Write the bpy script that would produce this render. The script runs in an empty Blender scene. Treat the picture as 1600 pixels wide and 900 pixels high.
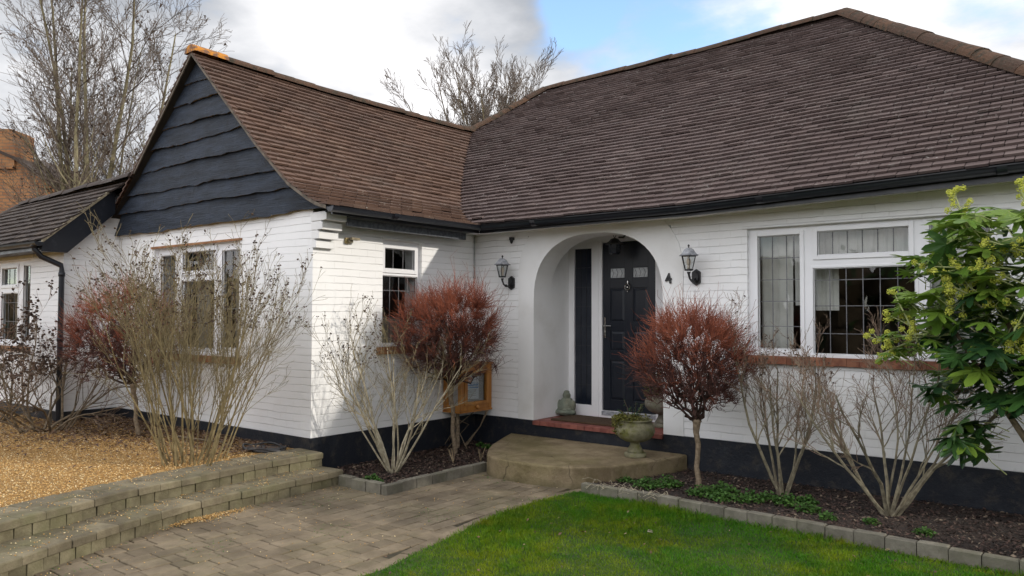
import bpy, bmesh, math, random
import numpy as np
from mathutils import Vector
R = math.radians
random.seed(4); rng = np.random.default_rng(4)
S = bpy.context.scene
COL = S.collection

# ------------------------------------------------------------------ camera
cam = bpy.data.cameras.new('camera'); co = bpy.data.objects.new('camera', cam); COL.objects.link(co)
co.location = (6.392, -7.400, 1.2436)
cam.sensor_width = 36; cam.lens = 1200.5 / 1600 * 36; cam.clip_start = 0.05; cam.clip_end = 3000
from mathutils import Matrix
yaw, pit, rol = R(38.09), R(2.045), R(-0.167)
co.rotation_euler = (Matrix.Rotation(yaw, 3, 'Z') @ Matrix.Rotation(R(90) + pit, 3, 'X') @ Matrix.Rotation(-rol, 3, 'Z')).to_euler()
S.camera = co
# ------------------------------------------------------------------ light
SUN = Vector((1, .38, .46)).normalized()
sl = bpy.data.lights.new('sun', 'SUN'); sl.energy = 2.0; sl.angle = R(2.0); sl.color = (1, .93, .82)
so = bpy.data.objects.new('sun', sl); COL.objects.link(so)
so.rotation_euler = SUN.to_track_quat('Z', 'Y').to_euler()
W = bpy.data.worlds.new('World'); S.world = W; W.use_nodes = True
def build_world():
    nt = W.node_tree; nt.nodes.clear(); N = nt.nodes.new; L = nt.links.new
    out = N('ShaderNodeOutputWorld'); bg = N('ShaderNodeBackground'); L(bg.outputs[0], out.inputs[0])
    bg.inputs[1].default_value = 0.1
    sky = N('ShaderNodeTexSky'); sky.sky_type = 'NISHITA'; sky.sun_disc = False
    sky.sun_elevation = math.asin(SUN.z); sky.sun_rotation = math.atan2(SUN.x, SUN.y)
    sky.air_density = 1.0; sky.dust_density = .6; sky.ozone_density = 2.2
    tc = N('ShaderNodeTexCoord')
    def vm(op, a, b=None):
        n = N('ShaderNodeVectorMath'); n.operation = op
        L(a, n.inputs[0]) if not isinstance(a, tuple) else setattr(n.inputs[0], 'default_value', a)
        if b is not None: L(b, n.inputs[1]) if not isinstance(b, tuple) else setattr(n.inputs[1], 'default_value', b)
        return n
    def m(op, a, b=None, c=None):
        n = N('ShaderNodeMath'); n.operation = op
        for i, v in enumerate((a, b, c)):
            if v is None: continue
            if isinstance(v, (int, float)): n.inputs[i].default_value = v
            else: L(v, n.inputs[i])
        return n.outputs[0]
    def ss(v, a, b):
        n = N('ShaderNodeMapRange'); n.interpolation_type = 'SMOOTHSTEP'; L(v, n.inputs[0])
        n.inputs[1].default_value = a; n.inputs[2].default_value = b
        return n.outputs[0]
    d = tc.outputs['Generated']
    sp = N('ShaderNodeSeparateXYZ'); L(d, sp.inputs[0])
    zz = m('ADD', m('MAXIMUM', sp.outputs[2], 0), .16)
    cb = N('ShaderNodeCombineXYZ'); L(m('DIVIDE', sp.outputs[0], zz), cb.inputs[0]); L(m('DIVIDE', sp.outputs[1], zz), cb.inputs[1])
    def noise(vec, sc, det, seed):
        n = N('ShaderNodeTexNoise'); n.inputs['Scale'].default_value = sc; n.inputs['Detail'].default_value = det
        n.inputs['Roughness'].default_value = .55
        a = vm('ADD', vec, (seed, seed * .7, seed * 1.3)); L(a.outputs[0], n.inputs['Vector']); return n.outputs['Fac']
    n1 = noise(cb.outputs[0], 1.1, 7, 3.1); n2 = noise(cb.outputs[0], .9, 5, 9.4); n3 = noise(cb.outputs[0], 2.6, 6, 5.5)
    def lobe(v, w0, w1):
        return ss(vm('DOT_PRODUCT', d, v).outputs['Value'], math.cos(R(w0)), math.cos(R(w1)))
    hole = lobe((-0.404, 0.838, 0.366), 12, 1)
    hole2 = lobe((-0.505, 0.775, 0.380), 3.5, 1)
    dens = m('ADD', m('ADD', m('MULTIPLY', n1, .75), m('MULTIPLY', n3, .25)), .17)
    dens = m('SUBTRACT', dens, m('MULTIPLY', hole, .30)); dens = m('ADD', dens, m('MULTIPLY', m('SUBTRACT', n3, .5), .35))
    dens = m('SUBTRACT', dens, m('MULTIPLY', hole2, .2))
    cov = ss(dens, .40, .64)
    br = m('ADD', m('MULTIPLY', ss(n2, .36, .62), 2.6), m('MULTIPLY', n3, 9.5))
    br = m('ADD', br, -.45); br = m('ADD', br, m('MULTIPLY', ss(vm('DOT_PRODUCT', d, (-.25, -.85, .46)).outputs['Value'], -.05, .9), 10))  # last term: brighter cloud added behind the camera to lift the shaded walls
    br = m('ADD', br, m('MULTIPLY', lobe((-0.70, 0.635, 0.33), 12, 2), 3.0))
    br = m('ADD', br, m('MULTIPLY', lobe((-0.10, 0.945, 0.31), 18, 2), 3.2))
    br = m('ADD', br, m('MULTIPLY', lobe((-0.88, 0.30, 0.36), 26, 5), -.7))
    cc = N('ShaderNodeMix'); cc.data_type = 'RGBA'; L(ss(br, 4.2, 8.5), cc.inputs[0])
    cc.inputs[6].default_value = (.90, .935, 1, 1); cc.inputs[7].default_value = (.99, .985, 1, 1)
    sc = vm('SCALE', cc.outputs[2]); L(br, sc.inputs['Scale'])
    sk = vm('SCALE', sky.outputs[0]); sk.inputs['Scale'].default_value = 2.7
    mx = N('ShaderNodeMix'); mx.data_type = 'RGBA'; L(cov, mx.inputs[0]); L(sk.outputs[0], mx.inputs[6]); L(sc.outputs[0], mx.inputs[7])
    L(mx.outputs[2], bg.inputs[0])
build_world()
S.view_settings.view_transform = 'Standard'; S.view_settings.look = 'None'; S.view_settings.gamma = 1; S.view_settings.exposure = 0.46
S.view_settings.use_curve_mapping = False
S.render.engine = 'CYCLES'; S.cycles.max_bounces = 8; S.cycles.transparent_max_bounces = 12; S.cycles.caustics_reflective = False; S.cycles.caustics_refractive = False

# ------------------------------------------------------------------ materials
class NT:
    def __init__(s, name):
        s.m = bpy.data.materials.new(name); s.m.use_nodes = True; s.t = s.m.node_tree
        s.b = s.t.nodes['Principled BSDF']; s.out = s.t.nodes['Material Output']
        s.tc = s.N('ShaderNodeTexCoord').outputs['Object']
    def N(s, k): return s.t.nodes.new(k)
    def L(s, a, b): s.t.links.new(a, b)
    def math(s, op, a, b=None, c=None, clamp=False):
        n = s.N('ShaderNodeMath'); n.operation = op; n.use_clamp = clamp
        for i, v in enumerate((a, b, c)):
            if v is None: continue
            if isinstance(v, (int, float)): n.inputs[i].default_value = v
            else: s.L(v, n.inputs[i])
        return n.outputs[0]
    def noise(s, sc, det=4, rough=.55, vec=None, off=(0, 0, 0), stretch=(1, 1, 1)):
        mp = s.N('ShaderNodeMapping'); mp.inputs['Location'].default_value = off; mp.inputs['Scale'].default_value = stretch
        s.L(vec or s.tc, mp.inputs[0])
        n = s.N('ShaderNodeTexNoise'); n.inputs['Scale'].default_value = sc; n.inputs['Detail'].default_value = det; n.inputs['Roughness'].default_value = rough
        s.L(mp.outputs[0], n.inputs['Vector']); return n.outputs['Fac']
    def step(s, v, a, b, smooth=True):
        n = s.N('ShaderNodeMapRange'); n.interpolation_type = 'SMOOTHSTEP' if smooth else 'LINEAR'
        s.L(v, n.inputs[0]); n.inputs[1].default_value = a; n.inputs[2].default_value = b; return n.outputs[0]
    def mix(s, f, a, b):
        n = s.N('ShaderNodeMix'); n.data_type = 'RGBA'
        if isinstance(f, (int, float)): n.inputs[0].default_value = f
        else: s.L(f, n.inputs[0])
        for i, v in ((6, a), (7, b)):
            if isinstance(v, tuple): n.inputs[i].default_value = (*v, 1)
            else: s.L(v, n.inputs[i])
        return n.outputs[2]
    def rnd(s): return s.N('ShaderNodeNewGeometry').outputs['Random Per Island']
    def fin(s, color, rough=.8, bump=None, dist=.005, strength=1, spec=.5):
        if isinstance(color, tuple): s.b.inputs['Base Color'].default_value = (*color, 1)
        else: s.L(color, s.b.inputs['Base Color'])
        if isinstance(rough, (int, float)): s.b.inputs['Roughness'].default_value = rough
        else: s.L(rough, s.b.inputs['Roughness'])
        s.b.inputs['Specular IOR Level'].default_value = spec
        if bump is not None:
            n = s.N('ShaderNodeBump'); n.inputs['Distance'].default_value = dist; n.inputs['Strength'].default_value = strength
            s.L(bump, n.inputs['Height']); s.L(n.outputs[0], s.b.inputs['Normal'])
        return s.m
def simple(name, c1, c2, rough=.7, sc=6, bump=.002, spec=.4, island=0., stretch=(1, 1, 1), bsc=None):
    t = NT(name); f = t.step(t.noise(sc, 5, stretch=stretch), .35, .65)
    c = t.mix(f, c1, c2)
    if island:
        hv = t.N('ShaderNodeHueSaturation'); t.L(c, hv.inputs['Color'])
        r = t.rnd(); t.L(t.math('MULTIPLY_ADD', r, 2 * island, 1 - island), hv.inputs['Value']); c = hv.outputs[0]
    return t.fin(c, rough, t.noise(bsc or sc * 6, 5, .7, stretch=stretch), bump, 1, spec)

def m_brickwall(name, base, dirt, line=.5, bump=.012):
    t = NT(name); sp = t.N('ShaderNodeSeparateXYZ'); t.L(t.tc, sp.inputs[0])
    u = t.math('ADD', sp.outputs[0], sp.outputs[1])
    wob = t.math('MULTIPLY_ADD', t.noise(2.2, 4), .03, -.015)
    wob2 = t.math('MULTIPLY_ADD', t.noise(25, 3), .010, -.005)
    z = t.math('ADD', t.math('ADD', sp.outputs[2], wob), wob2)
    cb = t.N('ShaderNodeCombineXYZ'); t.L(u, cb.inputs[0]); t.L(z, cb.inputs[1])
    def brick(w, ms):
        b = t.N('ShaderNodeTexBrick'); b.offset = .5; t.L(cb.outputs[0], b.inputs['Vector']); b.inputs['Scale'].default_value = 1
        b.inputs['Mortar Size'].default_value = ms; b.inputs['Mortar Smooth'].default_value = .6; b.inputs['Brick Width'].default_value = w; b.inputs['Row Height'].default_value = .075
        return b.outputs['Fac']
    rows = brick(60., .0036); full = brick(.225, .004)
    fade = t.step(t.noise(3.5, 5, stretch=(1, 1, 3)), .30, .62)
    hgt = t.math('ADD', t.math('MULTIPLY', rows, t.math('MULTIPLY_ADD', fade, .8, .3)), t.math('MULTIPLY', t.math('MULTIPLY', full, fade), .6))
    col = t.mix(t.math('MULTIPLY', hgt, line, clamp=True), base, dirt)
    stain = t.step(t.noise(1.3, 6, .65), .42, .8)
    col = t.mix(t.math('MULTIPLY', stain, .16), col, dirt)
    h = t.math('SUBTRACT', t.math('MULTIPLY', t.noise(40, 5, .7), .14), t.math('MULTIPLY', hgt, .40))
    h = t.math('ADD', h, t.math('MULTIPLY', t.noise(7, 3), .35))
    return t.fin(col, .62, h, bump, 1, .35)
M = {}
M['white_brick'] = m_brickwall('white_painted_brick', (.85, .85, .855), (.50, .49, .46), .20, .008)
M['render'] = (lambda t: t.fin(t.mix(t.step(t.noise(2, 5), .4, .85), (.80, .80, .80), (.66, .65, .63)), .7, t.noise(60, 5, .7), .0015))(NT('smooth_white_render'))
M['plinth'] = (lambda t: t.fin(t.mix(t.math('MULTIPLY', t.step(t.noise(7, 7, .75, off=(3, 3, 3)), .50, .66), .6), t.mix(t.step(t.noise(3, 6, .7), .5, .85), (.010, .013, .020), (.035, .039, .046)), (.060, .050, .040)), .55, t.noise(30, 5, .7), .006, 1, .35))(NT('black_plinth_paint'))
M['upvc'] = simple('white_upvc', (.80, .80, .82), (.77, .77, .79), .3, 3, .0003)
M['black_plastic'] = (lambda t: t.fin(t.mix(t.step(t.noise(9, 5, .7), .55, .75), (.010, .012, .018), (.03, .034, .042)), t.math('MULTIPLY_ADD', t.noise(5, 4), .3, .2), t.noise(8, 3), .002))(NT('black_gutter_plastic'))
M['door'] = (lambda t: t.fin(t.mix(t.noise(30, 4, .6, stretch=(1, 1, .1)), (.009, .012, .019), (.013, .017, .026)), .33, t.noise(80, 4, .7, stretch=(1, 1, .06)), .0006, 1, .4))(NT('black_door_skin'))
def m_boards():
    t = NT('blue_black_stained_boards'); n = t.noise(5, 6, .7, stretch=(.5, 1, 2.5)); r = t.rnd()
    c = t.mix(t.step(n, .3, .75), (.006, .010, .018), (.028, .040, .064))
    kn = t.step(t.noise(11, 4, .7, stretch=(1, 1, .7)), .60, .68); c = t.mix(t.math('MULTIPLY', kn, .9), c, (.01, .012, .018))
    dr = t.step(t.noise(12, 4, .7, stretch=(1, 1, .15)), .52, .8); c = t.mix(t.math('MULTIPLY', dr, .35), c, (.050, .066, .09))
    hv = t.N('ShaderNodeHueSaturation'); t.L(c, hv.inputs['Color']); t.L(t.math('MULTIPLY_ADD', r, .4, .8), hv.inputs['Value'])
    return t.fin(hv.outputs[0], .6, t.noise(14, 6, .75, stretch=(.25, 1, 4)), .022, 1, .3)
M['boards'] = m_boards()
M['board_edge'] = simple('weathered_board_edge', (.04, .030, .026), (.34, .25, .17), .85, 6, .006)
def m_tiles(name, a, b, c_, lichen=.12, lc=(.42, .40, .36)):
    t = NT(name); r = t.rnd()
    c = t.mix(r, a, b)
    r2 = t.N('ShaderNodeMath'); r2.operation = 'FRACT'; t.L(t.math('MULTIPLY', r, 37.3), r2.inputs[0])
    c = t.mix(t.math('MULTIPLY', t.step(r2.outputs[0], .86, .99), .7), c, c_)
    big = t.step(t.noise(.9, 5, .6), .35, .7); c = t.mix(t.math('MULTIPLY', big, .35), c, (.055, .036, .032))
    li = t.step(t.noise(24, 4, .8), .625, .70); zone = t.step(t.noise(1.7, 3, off=(4, 2, 1)), .42, .66)
    c = t.mix(t.math('MULTIPLY', t.math('MULTIPLY', li, zone), lichen * 6, clamp=True), c, lc)
    mo = t.step(t.noise(13, 5, .7, off=(9, 9, 9)), .64, .78); c = t.mix(t.math('MULTIPLY', mo, .45), c, (.028, .025, .016))
    r3 = t.N('ShaderNodeMath'); r3.operation = 'FRACT'; t.L(t.math('MULTIPLY', r, 91.7), r3.inputs[0])
    fl = t.math('MULTIPLY', t.step(r3.outputs[0], .86, .93), t.step(t.noise(34, 4, .8, off=(2, 9, 3)), .55, .66)); c = t.mix(t.math('MULTIPLY', fl, .5), c, lc)
    st = t.step(t.noise(2.2, 5, .7, stretch=(1.6, .3, .3), off=(7, 1, 2)), .50, .75); c = t.mix(t.math('MULTIPLY', st, .35), c, (.14, .125, .11))
    cl = t.step(t.noise(5, 6, .8, off=(1, 6, 4)), .66, .72); c = t.mix(t.math('MULTIPLY', cl, .7), c, (.045, .048, .018))
    return t.fin(c, .78, t.noise(45, 5, .75), .006, 1, .3)
M['tiles'] = m_tiles('weathered_clay_tiles', (.105, .077, .073), (.130, .095, .088), (.165, .125, .115), .30, (.50, .48, .45))
M['tiles_sunlit'] = m_tiles('sunlit_clay_tiles', (.105, .064, .049), (.138, .083, .061), (.175, .112, .082), .24, (.48, .44, .38))  # same clay tiles; the sun's warmth on the wing is put into this colour
M['tiles_grey'] = m_tiles('grey_brown_concrete_tiles', (.042, .032, .028), (.07, .052, .042), (.10, .075, .055), .10)
def m_ridge():
    t = NT('mossy_ridge_tiles'); r = t.rnd(); c = t.mix(r, (.075, .046, .033), (.115, .064, .040))
    c = t.mix(t.step(t.noise(9, 6, .75), .45, .62), c, (.05, .040, .028)); c = t.mix(t.math('MULTIPLY', t.step(t.noise(30, 5, .8), .6, .7), .6), c, (.30, .28, .23))
    return t.fin(c, .85, t.noise(25, 6, .8), .02, 1, .2)
M['ridge'] = m_ridge()
M['lichen_ridge'] = (lambda t: t.fin(t.mix(t.step(t.noise(14, 5), .42, .55), (.50, .20, .02), (.18, .09, .05)), .85, t.noise(30, 5, .8), .01))(NT('orange_lichen_ridge_tile'))
M['under'] = simple('roof_underlay', (.02, .016, .014), (.03, .025, .02), .9)
M['mortar'] = simple('verge_mortar', (.20, .17, .12), (.34, .29, .20), .9, 9, .006)
M['verge'] = simple('verge_mortar_grey', (.09, .075, .06), (.17, .14, .11), .9, 9, .006)
def m_glass():
    t = NT('window_glass'); t.t.nodes.remove(t.b)
    g = t.N('ShaderNodeBsdfGlossy'); g.inputs['Roughness'].default_value = .015; tr = t.N('ShaderNodeBsdfTransparent'); tr.inputs[0].default_value = (.86, .88, .88, 1)
    lw = t.N('ShaderNodeLayerWeight'); lw.inputs[0].default_value = .5
    bp = t.N('ShaderNodeBump'); bp.inputs['Distance'].default_value = .004; t.L(t.noise(1.6, 2), bp.inputs['Height']); t.L(bp.outputs[0], g.inputs['Normal'])
    f = t.math('MULTIPLY_ADD', t.math('POWER', lw.outputs['Facing'], 4.5), 1.1, .075, clamp=True); mx = t.N('ShaderNodeMixShader'); t.L(f, mx.inputs[0]); t.L(tr.outputs[0], mx.inputs[1]); t.L(g.outputs[0], mx.inputs[2]); t.L(mx.outputs[0], t.out.inputs[0])
    return t.m
M['glass'] = m_glass()
M['lead'] = simple('lead_strip', (.10, .10, .11), (.16, .16, .17), .5, 20)
M['black_glass'] = simple('dark_obscure_glass', (.012, .016, .026), (.018, .022, .032), .12, 4, .0005, .5)
M['frost_glass'] = simple('frosted_glass', (.36, .38, .40), (.50, .52, .54), .3, 30, .002)
M['curtain'] = simple('pale_net_curtain', (.55, .54, .50), (.68, .67, .63), .9, 4, .002)
M['curtain_beige'] = simple('beige_curtain', (.30, .27, .22), (.38, .34, .28), .9, 4, .002)
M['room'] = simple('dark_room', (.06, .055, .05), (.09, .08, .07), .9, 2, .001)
M['brick_sill'] = simple('red_brick_sill', (.20, .075, .045), (.30, .13, .075), .8, 14, .004, island=.25)
M['brick_sill2'] = simple('orange_brick_sill', (.22, .10, .045), (.34, .17, .08), .8, 14, .004, island=.25)
M['red_tile'] = simple('red_quarry_tile', (.16, .05, .04), (.24, .085, .065), .6, 10, .002, island=.2)
M['mat'] = simple('coir_doormat', (.06, .035, .02), (.10, .06, .032), .95, 60, .01)
M['chrome'] = (lambda t: t.fin((.45, .44, .42), .25))(NT('worn_chrome')); M['chrome'].node_tree.nodes['Principled BSDF'].inputs['Metallic'].default_value = 1
M['fascia_grey'] = simple('faded_blue_grey_paint', (.05, .058, .07), (.12, .13, .15), .5, 25, .001)
M['iron'] = simple('black_iron', (.012, .012, .014), (.03, .03, .032), .45, 20, .001)
M['pewter'] = simple('faded_grey_metal', (.20, .21, .23), (.36, .37, .40), .45, 25, .001)
M['lampglass'] = m_glass()
M['candle'] = simple('cream_lamp_tube', (.6, .5, .4), (.7, .6, .5), .5)
M['brass'] = simple('yellowed_plastic', (.30, .22, .08), (.5, .4, .2), .4, 20)
def m_wood(name, a, b):
    t = NT(name); n = t.noise(3, 5, .6, stretch=(6, 6, 1)); kn = t.step(t.noise(7, 3, off=(3, 1, 2)), .66, .74)
    c = t.mix(t.step(n, .35, .65), a, b); c = t.mix(t.math('MULTIPLY', kn, .7), c, (.09, .03, .01)); return t.fin(c, .45, n, .002)
M['pine'] = m_wood('orange_varnished_pine', (.30, .115, .020), (.42, .185, .038))
M['backing'] = simple('grey_backing_board', (.30, .29, .28), (.36, .35, .34), .8)
M['paper'] = simple('white_paper', (.66, .70, .76), (.72, .75, .80), .7)
M['poster_blue'] = simple('blue_print', (.06, .22, .50), (.08, .26, .55), .6)
M['poster_orange'] = simple('orange_print', (.60, .20, .08), (.65, .26, .12), .6)
def m_stone(name, a, b, moss, mossf=.5, sc=5, b_=.006, isl=.15, isz=0):
    t = NT(name); c = t.mix(t.step(t.noise(sc, 6, .7), .33, .67), a, b)
    if isl:
        hv = t.N('ShaderNodeHueSaturation'); t.L(c, hv.inputs['Color']); t.L(t.math('MULTIPLY_ADD', t.rnd(), 2 * isl, 1 - isl), hv.inputs['Value']); c = hv.outputs[0]
    mz = t.step(t.noise(sc * .45, 6, .75, off=(5, 3, 8)), .45, .68); c = t.mix(t.math('MULTIPLY', mz, mossf), c, moss)
    sp = t.step(t.noise(sc * 20, 4, .8), .62, .75); c = t.mix(t.math('MULTIPLY', sp, .35), c, (.04, .035, .03))
    return t.fin(c, .85, t.noise(sc * 9, 6, .8), b_, 1, .3)
M['paver'] = m_stone('block_paver', (.125, .098, .066), (.215, .172, .118), (.11, .11, .045), .28, 3, .006, .17)
M['stepstone'] = m_stone('tumbled_step_block', (.125, .105, .07), (.21, .18, .12), (.13, .135, .06), .5, 5, .010, .22)
M['stepriser'] = m_stone('tumbled_riser_block', (.125, .108, .066), (.215, .19, .12), (.15, .15, .07), .45, 6, .012, .22)
M['edging'] = m_stone('grey_edging_block', (.12, .11, .088), (.19, .175, .14), (.10, .105, .05), .35, 7, .006, .2)
M['concrete'] = m_stone('old_concrete_step', (.21, .165, .10), (.31, .25, .155), (.16, .14, .035), .55, 2.2, .012, 0)
def m_conc():
    t = NT('old_concrete_step'); c = t.mix(t.step(t.noise(2.4, 8, .75), .35, .65), (.165, .125, .075), (.31, .245, .155))
    c = t.mix(t.math('MULTIPLY', t.step(t.noise(1.1, 6, .7, off=(3, 3, 0)), .42, .62), .35), c, (.15, .135, .04))
    c = t.mix(t.math('MULTIPLY', t.step(t.noise(55, 5, .8), .58, .72), .55), c, (.06, .05, .035)); c = t.mix(t.math('MULTIPLY', t.step(t.noise(30, 5, .8, off=(2, 2, 2)), .62, .7), .5), c, (.42, .37, .27))
    v = t.N('ShaderNodeTexVoronoi'); v.feature = 'DISTANCE_TO_EDGE'; v.inputs['Scale'].default_value = 1.25
    mp = t.N('ShaderNodeMapping'); t.L(t.tc, mp.inputs[0]); ad = t.N('ShaderNodeVectorMath'); ad.operation = 'ADD'; nn = t.N('ShaderNodeTexNoise'); nn.inputs['Scale'].default_value = 4; t.L(t.tc, nn.inputs['Vector']); sc = t.N('ShaderNodeVectorMath'); sc.operation = 'SCALE'; sc.inputs['Scale'].default_value = .35; t.L(nn.outputs['Color'], sc.inputs[0]); t.L(mp.outputs[0], ad.inputs[0]); t.L(sc.outputs[0], ad.inputs[1]); t.L(ad.outputs[0], v.inputs['Vector'])
    cr = t.math('SUBTRACT', 1, t.step(v.outputs['Distance'], .001, .006)); cr = t.math('MULTIPLY', cr, t.step(t.noise(1.5, 3, off=(6, 0, 0)), .48, .55)); c = t.mix(t.math('MULTIPLY', cr, .6), c, (.05, .04, .03))
    sp = t.N('ShaderNodeSeparateXYZ'); t.L(t.tc, sp.inputs[0]); lo = t.math('SUBTRACT', 1, t.step(t.math('ADD', sp.outputs[2], t.math('MULTIPLY', t.noise(6, 5, .7), .16)), -.32, -.22)); c = t.mix(t.math('MULTIPLY', lo, .5), c, (.085, .08, .04))
    h = t.math('SUBTRACT', t.noise(26, 8, .8), t.math('MULTIPLY', cr, .6)); return t.fin(c, .9, h, .022, 1, .2)
M['concrete'] = m_conc()
M['joint'] = simple('sandy_joint', (.030, .026, .016), (.065, .055, .032), .95, 30, .004)
M['urn'] = m_stone('mossy_cast_stone', (.20, .185, .11), (.34, .32, .21), (.21, .22, .035), .8, 14, .02, 0)
M['urn_grey'] = m_stone('grey_cast_stone', (.15, .14, .11), (.25, .23, .19), (.11, .12, .05), .45, 9, .012, 0)
M['statue'] = m_stone('green_grey_cast_stone', (.13, .15, .12), (.22, .25, .20), (.20, .17, .11), .5, 14, .006, 0)
def m_gravel(name, a, b, c):
    t = NT(name); r = t.rnd(); cc = t.mix(t.step(r, .1, .9), a, b); cc = t.mix(t.step(r, .86, .9), cc, c)
    return t.fin(cc, .7, t.noise(40), .001)
M['gravel'] = m_gravel('golden_gravel_stones', (.36, .20, .06), (.62, .40, .15), (.78, .64, .38))
M['gravelbase'] = (lambda t: t.fin(t.mix(t.step(t.noise(60, 4, .8), .3, .7), (.20, .11, .035), (.52, .32, .11)), .8, t.noise(90, 4, .8), .02))(NT('golden_gravel_bed'))
M['soil'] = (lambda t: t.fin(t.mix(t.step(t.noise(25, 6, .75), .35, .7), (.014, .009, .007), (.055, .034, .025)), .95, t.noise(18, 6, .8), .04))(NT('dark_bed_soil'))
M['mulch'] = m_gravel('bark_chips', (.022, .012, .009), (.075, .04, .03), (.16, .12, .085))
M['leaf_litter'] = m_gravel('dry_leaf_litter', (.06, .03, .018), (.15, .085, .045), (.24, .17, .10))
M['lawnsoil'] = (lambda t: t.fin(t.mix(t.step(t.noise(3, 5), .35, .7), (.018, .040, .004), (.035, .060, .006)), .95, t.noise(60), .01))(NT('lawn_soil'))
def m_grass():
    t = NT('grass_blades'); r = t.rnd(); p = t.step(t.noise(1.5, 5, .65), .38, .66); p2 = t.step(t.noise(6, 4, .7, off=(2, 2, 2)), .40, .66)
    c = t.mix(p, (.060, .205, .005), (.21, .275, .006)); c = t.mix(t.math('MULTIPLY', p2, .6), c, (.024, .115, .005)); p3 = t.step(t.noise(3.1, 5, .7, off=(8, 1, 5)), .60, .72); c = t.mix(t.math('MULTIPLY', p3, .7), c, (.24, .22, .012)); c = t.mix(t.math('MULTIPLY', t.step(r, .75, 1), .45), c, (.22, .26, .03))
    t.b.inputs['Subsurface Weight'].default_value = 0
    m = t.fin(c, .55, None, spec=.25)
    tl = t.N('ShaderNodeBsdfTranslucent'); t.L(c, tl.inputs[0]); mx = t.N('ShaderNodeMixShader'); mx.inputs[0].default_value = .3
    t.L(t.b.outputs[0], mx.inputs[1]); t.L(tl.outputs[0], mx.inputs[2]); t.L(mx.outputs[0], t.out.inputs[0]); return m
M['grass'] = m_grass()
M['ground'] = simple('rough_ground', (.05, .06, .025), (.08, .075, .04), .95, 1, .01)
def m_bark(name, a, b, sc=20): return simple(name, a, b, .8, sc, .002, .25)
M['bark_tan'] = m_bark('tan_shrub_bark', (.135, .105, .06), (.24, .20, .11))
M['bark_olive'] = m_bark('olive_shrub_bark', (.15, .115, .055), (.25, .20, .105))
M['bark_pale'] = m_bark('pale_shrub_bark', (.30, .26, .18), (.46, .41, .30))
M['bark_dark'] = m_bark('grey_brown_shrub_bark', (.10, .075, .048), (.19, .145, .095))
M['bark_grey'] = m_bark('grey_green_shrub_bark', (.14, .12, .085), (.25, .22, .15))
M['bark_twigs'] = m_bark('pinkish_twigs', (.17, .115, .085), (.26, .19, .135))
M['bark_tree'] = m_bark('distant_tree_bark', (.085, .068, .045), (.17, .14, .085), 3)
M['bark_birch'] = m_bark('pale_stem_bark', (.16, .14, .08), (.27, .24, .15), 3)
M['twig_tree'] = m_bark('distant_twigs', (.10, .078, .062), (.17, .135, .11), 3)
M['trunk_grey'] = m_bark('grey_tan_trunk', (.16, .12, .08), (.27, .21, .145), 30)
M['twig_dark'] = m_bark('dark_purple_twigs', (.040, .024, .020), (.075, .042, .034))
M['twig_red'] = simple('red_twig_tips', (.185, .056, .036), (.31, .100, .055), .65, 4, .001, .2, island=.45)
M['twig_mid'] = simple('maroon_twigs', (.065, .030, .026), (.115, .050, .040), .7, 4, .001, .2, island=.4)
M['seed'] = m_bark('dark_seed_heads', (.035, .022, .018), (.10, .065, .045))
M['seed_pale'] = m_bark('pale_seed_heads', (.24, .18, .11), (.36, .28, .18))
def m_leaf(name, a, b, c_, rough=.35, tr=.15, spec=.5):
    t = NT(name); r = t.rnd(); c = t.mix(r, a, b); c = t.mix(t.math('MULTIPLY', t.step(t.noise(9, 4), .55, .75), .5), c, c_)
    m = t.fin(c, rough, t.noise(30), .002, 1, spec)
    tl = t.N('ShaderNodeBsdfTranslucent'); t.L(c, tl.inputs[0]); mx = t.N('ShaderNodeMixShader'); mx.inputs[0].default_value = tr
    t.L(t.b.outputs[0], mx.inputs[1]); t.L(tl.outputs[0], mx.inputs[2]); t.L(mx.outputs[0], t.out.inputs[0]); return m
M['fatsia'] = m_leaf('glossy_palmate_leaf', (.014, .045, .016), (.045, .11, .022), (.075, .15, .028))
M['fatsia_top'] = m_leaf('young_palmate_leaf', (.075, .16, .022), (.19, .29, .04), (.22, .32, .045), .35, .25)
M['umbel'] = m_leaf('yellow_green_flower_ball', (.44, .46, .05), (.58, .60, .10), (.34, .38, .04), .7, .1)
M['umbel_stem'] = m_leaf('pale_green_stem', (.32, .36, .14), (.44, .46, .22), (.26, .30, .1), .6, 0)
M['weed'] = m_leaf('low_green_leaf', (.030, .085, .014), (.075, .16, .03), (.1, .19, .03), .6, .2, .3)
M['urnplant'] = m_leaf('yellowing_trailing_leaf', (.08, .085, .018), (.20, .19, .045), (.13, .10, .04), .7, .2, .3)
M['urnplant2'] = m_leaf('dull_olive_leaf', (.055, .06, .018), (.13, .12, .045), (.12, .09, .04), .7, .2, .3)
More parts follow.
